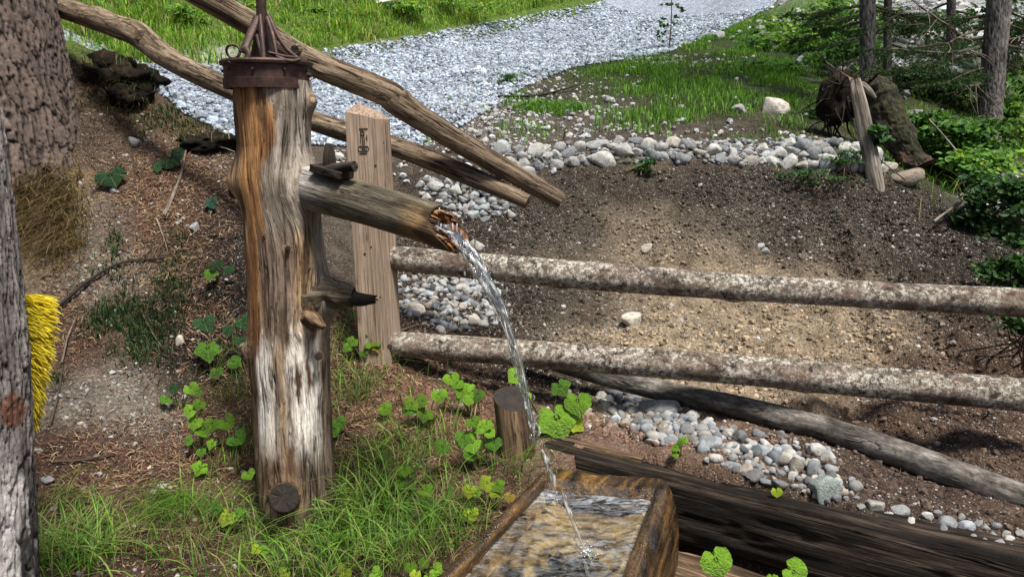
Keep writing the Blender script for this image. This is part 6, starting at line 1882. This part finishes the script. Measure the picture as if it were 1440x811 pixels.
# ------------------------------------------------------------------ spruces on the right
def slim_spruce(px, py, d, rpx0, rpx1, px_top, label, branches, dead, plate, seed, zc):
    b = P(px, py, d); b[2] = H(b[0], b[1])[0] - .05
    topd = PY(px_top, -40, b[1])
    o = empty('spruce_tree', b, label, 'tree', None)
    k = d / FPX
    ax = (topd - b) / (topd[2] - b[2])
    bark_trunk('trunk', [b, b + (topd - b) * .2, b + (topd - b) * .5, topd + ax * .3], [rpx0 * k * 1.25, rpx0 * k, (rpx0 + rpx1) / 2 * k, rpx1 * k], 72, 150, plate, (.035, .03, .028), .006, (6, 9), MAT['grey'], o, seed)
    t = tube([topd + ax * .25, topd + ax * 4, topd + ax * 9], [rpx1 * k * .98, rpx1 * k * .6, .02], 14, 12, cap=False)
    tobj('upper_trunk', t, MAT['twig'], o)
    ws, ns_ = [], []
    for (by, az, L, dr) in branches:
        z = PY(px, by, b[1])[2]
        c = b + ax * (z - b[2])
        w_, n_ = spruce_branch(c, az, L, dr, 1.0, 30, .026, .0032)
        ws.append(w_); ns_.append(n_)
    for k2 in range(22):                              # the crown goes on above the picture
        f = k2 / 22
        c = topd + ax * (.4 + 8 * f)
        w_, n_ = spruce_branch(c, k2 * 2.4 + seed, 1.7 * (1 - .8 * f), .3, .7, 16, .035, .005)
        ws.append(w_); ns_.append(n_)
    V, F, at = join(ns_)
    link('crown', mesh('crown', V, F, MAT['needle'], at, False), o)
    V, F, at = join(ws)
    tag(link('branches', mesh('branches', V, F, MAT['twig'], at), o), kind='stuff')
    for pts in dead:
        t = tube([P(*p) for p in pts], [.016, .011, .004], 7, 24, .2, (30, 30, 9))
        tobj('dead_branch', t, MAT['dead'], o)
        # side twigs
        tw = []
        for _ in range(9):
            i = R.randrange(6, 23); a = t['path'][i]
            e = a + np.array([R.uniform(-.25, .25), R.uniform(-.2, .2), R.uniform(-.3, .12)])
            w_ = tube([a, (a + e) / 2 + rng.normal(0, .02, 3), e], [.006, .002], 5, 8)
            tw.append((w_['V'], [w_['F']] + w_['CF'], dict(grain=w_['grain'])))
        V, F, at = join(tw)
        tag(link('dead_twigs', mesh('dead_twigs', V, F, MAT['dead'], at), o), kind='stuff')
    return o
slim_spruce(1222, 150, 7.4, 10.5, 9.5, 1220, 'slim grey spruce trunk rising behind the mossy log', [(8, 3.4, .9, .25), (14, -.3, .7, .3), (30, 2.6, .8, .3), (3, .5, 1.0, .2), (40, 3.9, .5, .3)], [[(1228, 50, 7.3), (1250, 30, 7.2), (1278, 12, 7.1)]], (.25, .24, .22), 4.4, 4)
slim_spruce(1247, 140, 8.8, 5.5, 4.5, 1249, 'thinnest dark spruce stem just right of the slim grey one', [(20, 0, 1.0, .25), (45, 2.9, 1.0, .3), (60, .4, 1.2, .25), (75, 3.4, .9, .3), (95, -.4, 1.1, .25), (12, 3, .9, .3), (85, .9, 1.0, .3)], [[(1250, 70, 8.7), (1290, 70, 8.5), (1330, 66, 8.3)]], (.10, .085, .075), 5.4, 4)
slim_spruce(1386, 225, 6.7, 15.5, 14, 1409, 'grey spruce trunk leaning slightly right near the right edge', [(52, 3.25, 1.15, .22), (75, 3.4, 1.3, .25), (20, 3.0, .9, .2), (62, -.1, .9, .3), (85, .15, .8, .35), (30, .2, .9, .3), (5, .5, .9, .3), (95, 3.7, 1.0, .3), (100, 2.9, 1.1, .22)],
            [[(1400, 36, 6.6), (1365, 46, 6.5), (1330, 62, 6.4)], [(1395, 62, 6.6), (1340, 74, 6.4), (1270, 70, 6.4)], [(1360, 56, 6.5), (1320, 28, 6.45), (1276, -4, 6.4)], [(1385, 118, 6.55), (1370, 121, 6.5), (1355, 121, 6.45)], [(1400, 60, 6.6), (1425, 55, 6.4), (1450, 50, 6.3)]], (.24, .215, .20), 6.4, 4)

# root plate, mossy log and broken post
rp = empty('root_plate', G(1180, 190), 'dark upturned root tangle left of the broken post', 'roots')
C = P(1178, 140, 6.0)
V, F = ico(4)
V = V * (1 + .35 * fbm(V * 2.2 + 3, 3) + .12 * fbm(V * 9, 3))[:, None] * np.array([.14, .14, .22]) + C
link('root_core', mesh('root_core', V, F, MAT['earth'], dict(col=lerp3((.010, .008, .006), (.03, .021, .014), sstep(-.3, .4, fbm(V * 12, 3))))), rp)
tw = []
for _ in range(60):
    d_ = rng.normal(size=3); d_ /= np.linalg.norm(d_); d_[1] = -abs(d_[1]) * .8
    a = C + d_ * np.array([.14, .13, .2]); e = a + (d_ + rng.normal(0, .5, 3) + [0, 0, -.5]) * R.uniform(.08, .24)
    w_ = tube([a, (a + e) / 2 + rng.normal(0, .04, 3), e], [R.uniform(.005, .013), .006, .002], 5, 10, cap=False)
    tw.append((w_['V'], w_['F'], dict(grain=w_['grain'])))
V, F, at = join(tw)
tag(link('roots', mesh('roots', V, F, MAT['darkwood'], at), rp), kind='stuff')
ml = empty('mossy_log', G(1285, 228), 'leaning rotten log stub with dark moss, behind the broken post', 'log')
t = tube([P(1216, 120, 5.85), P(1232, 138, 5.85), P(1250, 168, 5.8), P(1272, 205, 5.75), P(1292, 236, 5.7)], [.12, .155, .125, .10, .10], 90, 130, .2, (9, 9, 6), extra=lambda A, LL, g: .03 * fbm(g * 12, 3) + .012 * fbm(g * 40, 3), capjag=.03)
g = t['grain']
mo = sstep(-.15, .25, fbm(g * 9 + 4, 4) + .5 * (1 - t['L'] / t['L'].max()) - .12)
c = lerp3((.014, .010, .008), (.09, .055, .036), sstep(-.3, .3, fbm(g * np.array([30, 30, 12]), 4)))
c = c * (1 - mo)[:, None] + lerp3((.010, .011, .005), (.04, .042, .010), sstep(-.3, .4, fbm(g * 30, 3))) * mo[:, None]
tobj('log', t, MAT['spruce'], ml, c, MAT['spruce'])
tobj('root_stub', tube([P(1208, 128, 5.66), P(1212, 120, 5.62), P(1222, 128, 5.6), P(1231, 138, 5.6)], [.014, .03, .026, .012], 14, 24, .2, (30, 30, 12)), MAT['dead'], ml)
bp = [P(1234, 272, 5.35), P(1226, 230, 5.36), P(1217, 185, 5.37), P(1209, 145, 5.38), P(1202, 112, 5.39)]
t = tube(bp, [.056, .055, .052, .048, .036], 40, 90, .10, (16, 16, 2.2), capjag=.03, flat=1.0, extra=lambda A, LL, g: .004 * np.cos(4 * A) - .03 * sstep(.86, 1, LL / LL.max()) * (np.cos(A * 2 + 1) > .2) - .008 * np.exp(-((A - .3) / .08) ** 2))
tag(tobj('broken_post', t, MAT['dead'], None, None, MAT['endg']), 'old split grey wooden post leaning at the right end of the stone row', 'post')
# cord from post to tree
t = tube([P(1160, 86, 6.4), P(1180, 100, 6.0), P(1200, 112, 5.33)], .004, 5, 12)
tag(tobj('thin_stalk', t, MAT['dead']), 'thin pale stalk reaching from the bush to the broken post top', 'stalk')
t = tube([P(1306, 168, 5.6), P(1326, 190, 5.55), P(1345, 212, 5.5)], .007, 6, 12)
tag(tobj('thin_stalk', t, MAT['dead']), 'thin pale stalk slanting through the low maple-like shrub', 'stalk')

# more undergrowth between and behind the right spruces
shrub(1300, 60, 11.5, 70, 35, 1500, .08, [DKL, MDL, DKL, (.03, .09, .03)], 'dark loose bush far behind the spruces, under the dead branch', depth=1.2, clumps=26)
shrub(1360, 130, 8.6, 60, 30, 1300, .07, [DKL, DKL, MDL], 'dark undergrowth just left of the leaning grey spruce', depth=1.2, clumps=22)
shrub(1425, 130, 8.2, 35, 40, 900, .07, [DKL, MDL, BRL], 'mid green bush right of the leaning grey spruce', depth=1, clumps=16)
shrub(1290, 195, 6.6, 40, 30, 700, .06, [DKL, DKL, MDL], 'dark herb thicket right of the mossy log', depth=1, clumps=14)
shrub(1435, 20, 9.5, 45, 40, 1100, .08, [DKL, MDL, DKL], 'dark bush in the upper right corner', depth=1, clumps=18)
shrub(1150, 150, 6.7, 26, 30, 420, .05, [DKL, MDL, DKL], 'dark herbs in front of the root tangle', depth=1, clumps=12)
shrub(1190, 30, 12, 45, 35, 1300, .09, [BRL, YEL, MDL], 'sunlit bush at the top, left of the slim grey spruce', depth=1.1, clumps=20)
tuft(520, 770, 26, .14, .30, .011, [(.10, .24, .03), (.17, .33, .04)], 'few broad grass blades among the finer grass right of the post foot', bend=(.5, 1.1))
tuft(300, 790, 24, .12, .26, .010, [(.10, .24, .03), (.2, .33, .05)], 'few broad grass blades at the bottom edge left of the post foot', bend=(.5, 1.1))
slim_spruce(1330, 150, 10.5, 6, 5, 1338, 'dark slim spruce far back between the grey trunks', [(15, 0, 1.3, .25), (30, 2.9, 1.3, .3), (45, .4, 1.4, .25), (60, 3.4, 1.4, .3), (75, -.4, 1.3, .25), (90, 3, 1.2, .3), (100, .9, 1.2, .3), (5, 1.9, 1.2, .3)], [], (.09, .075, .065), 9.4, 4)
for (px_, py_, d_, rx_, ry_, lab_) in [(60 + 40, 5, 11.4, 40, 10, 'bright herbs of the meadow next to the big spruce'), (560, 12, 13.2, 46, 9, 'bright herbs of the meadow left of the pale meadow rock'), (650, 8, 15.0, 50, 9, 'yellow green herbs at the top edge of the meadow'), (420, 45, 11.9, 34, 9, 'bright herbs where the meadow meets the road'), (330, 12, 11.5, 40, 10, 'bright herbs of the meadow behind the iron finial'), (760, 4, 18.0, 46, 6, 'low yellow green bushes at the far end of the meadow')]:
    shrub(px_, py_, d_, rx_, ry_, 800, .075, [BRL, YEL, YEL, MDL], lab_, depth=1.2, clumps=14)
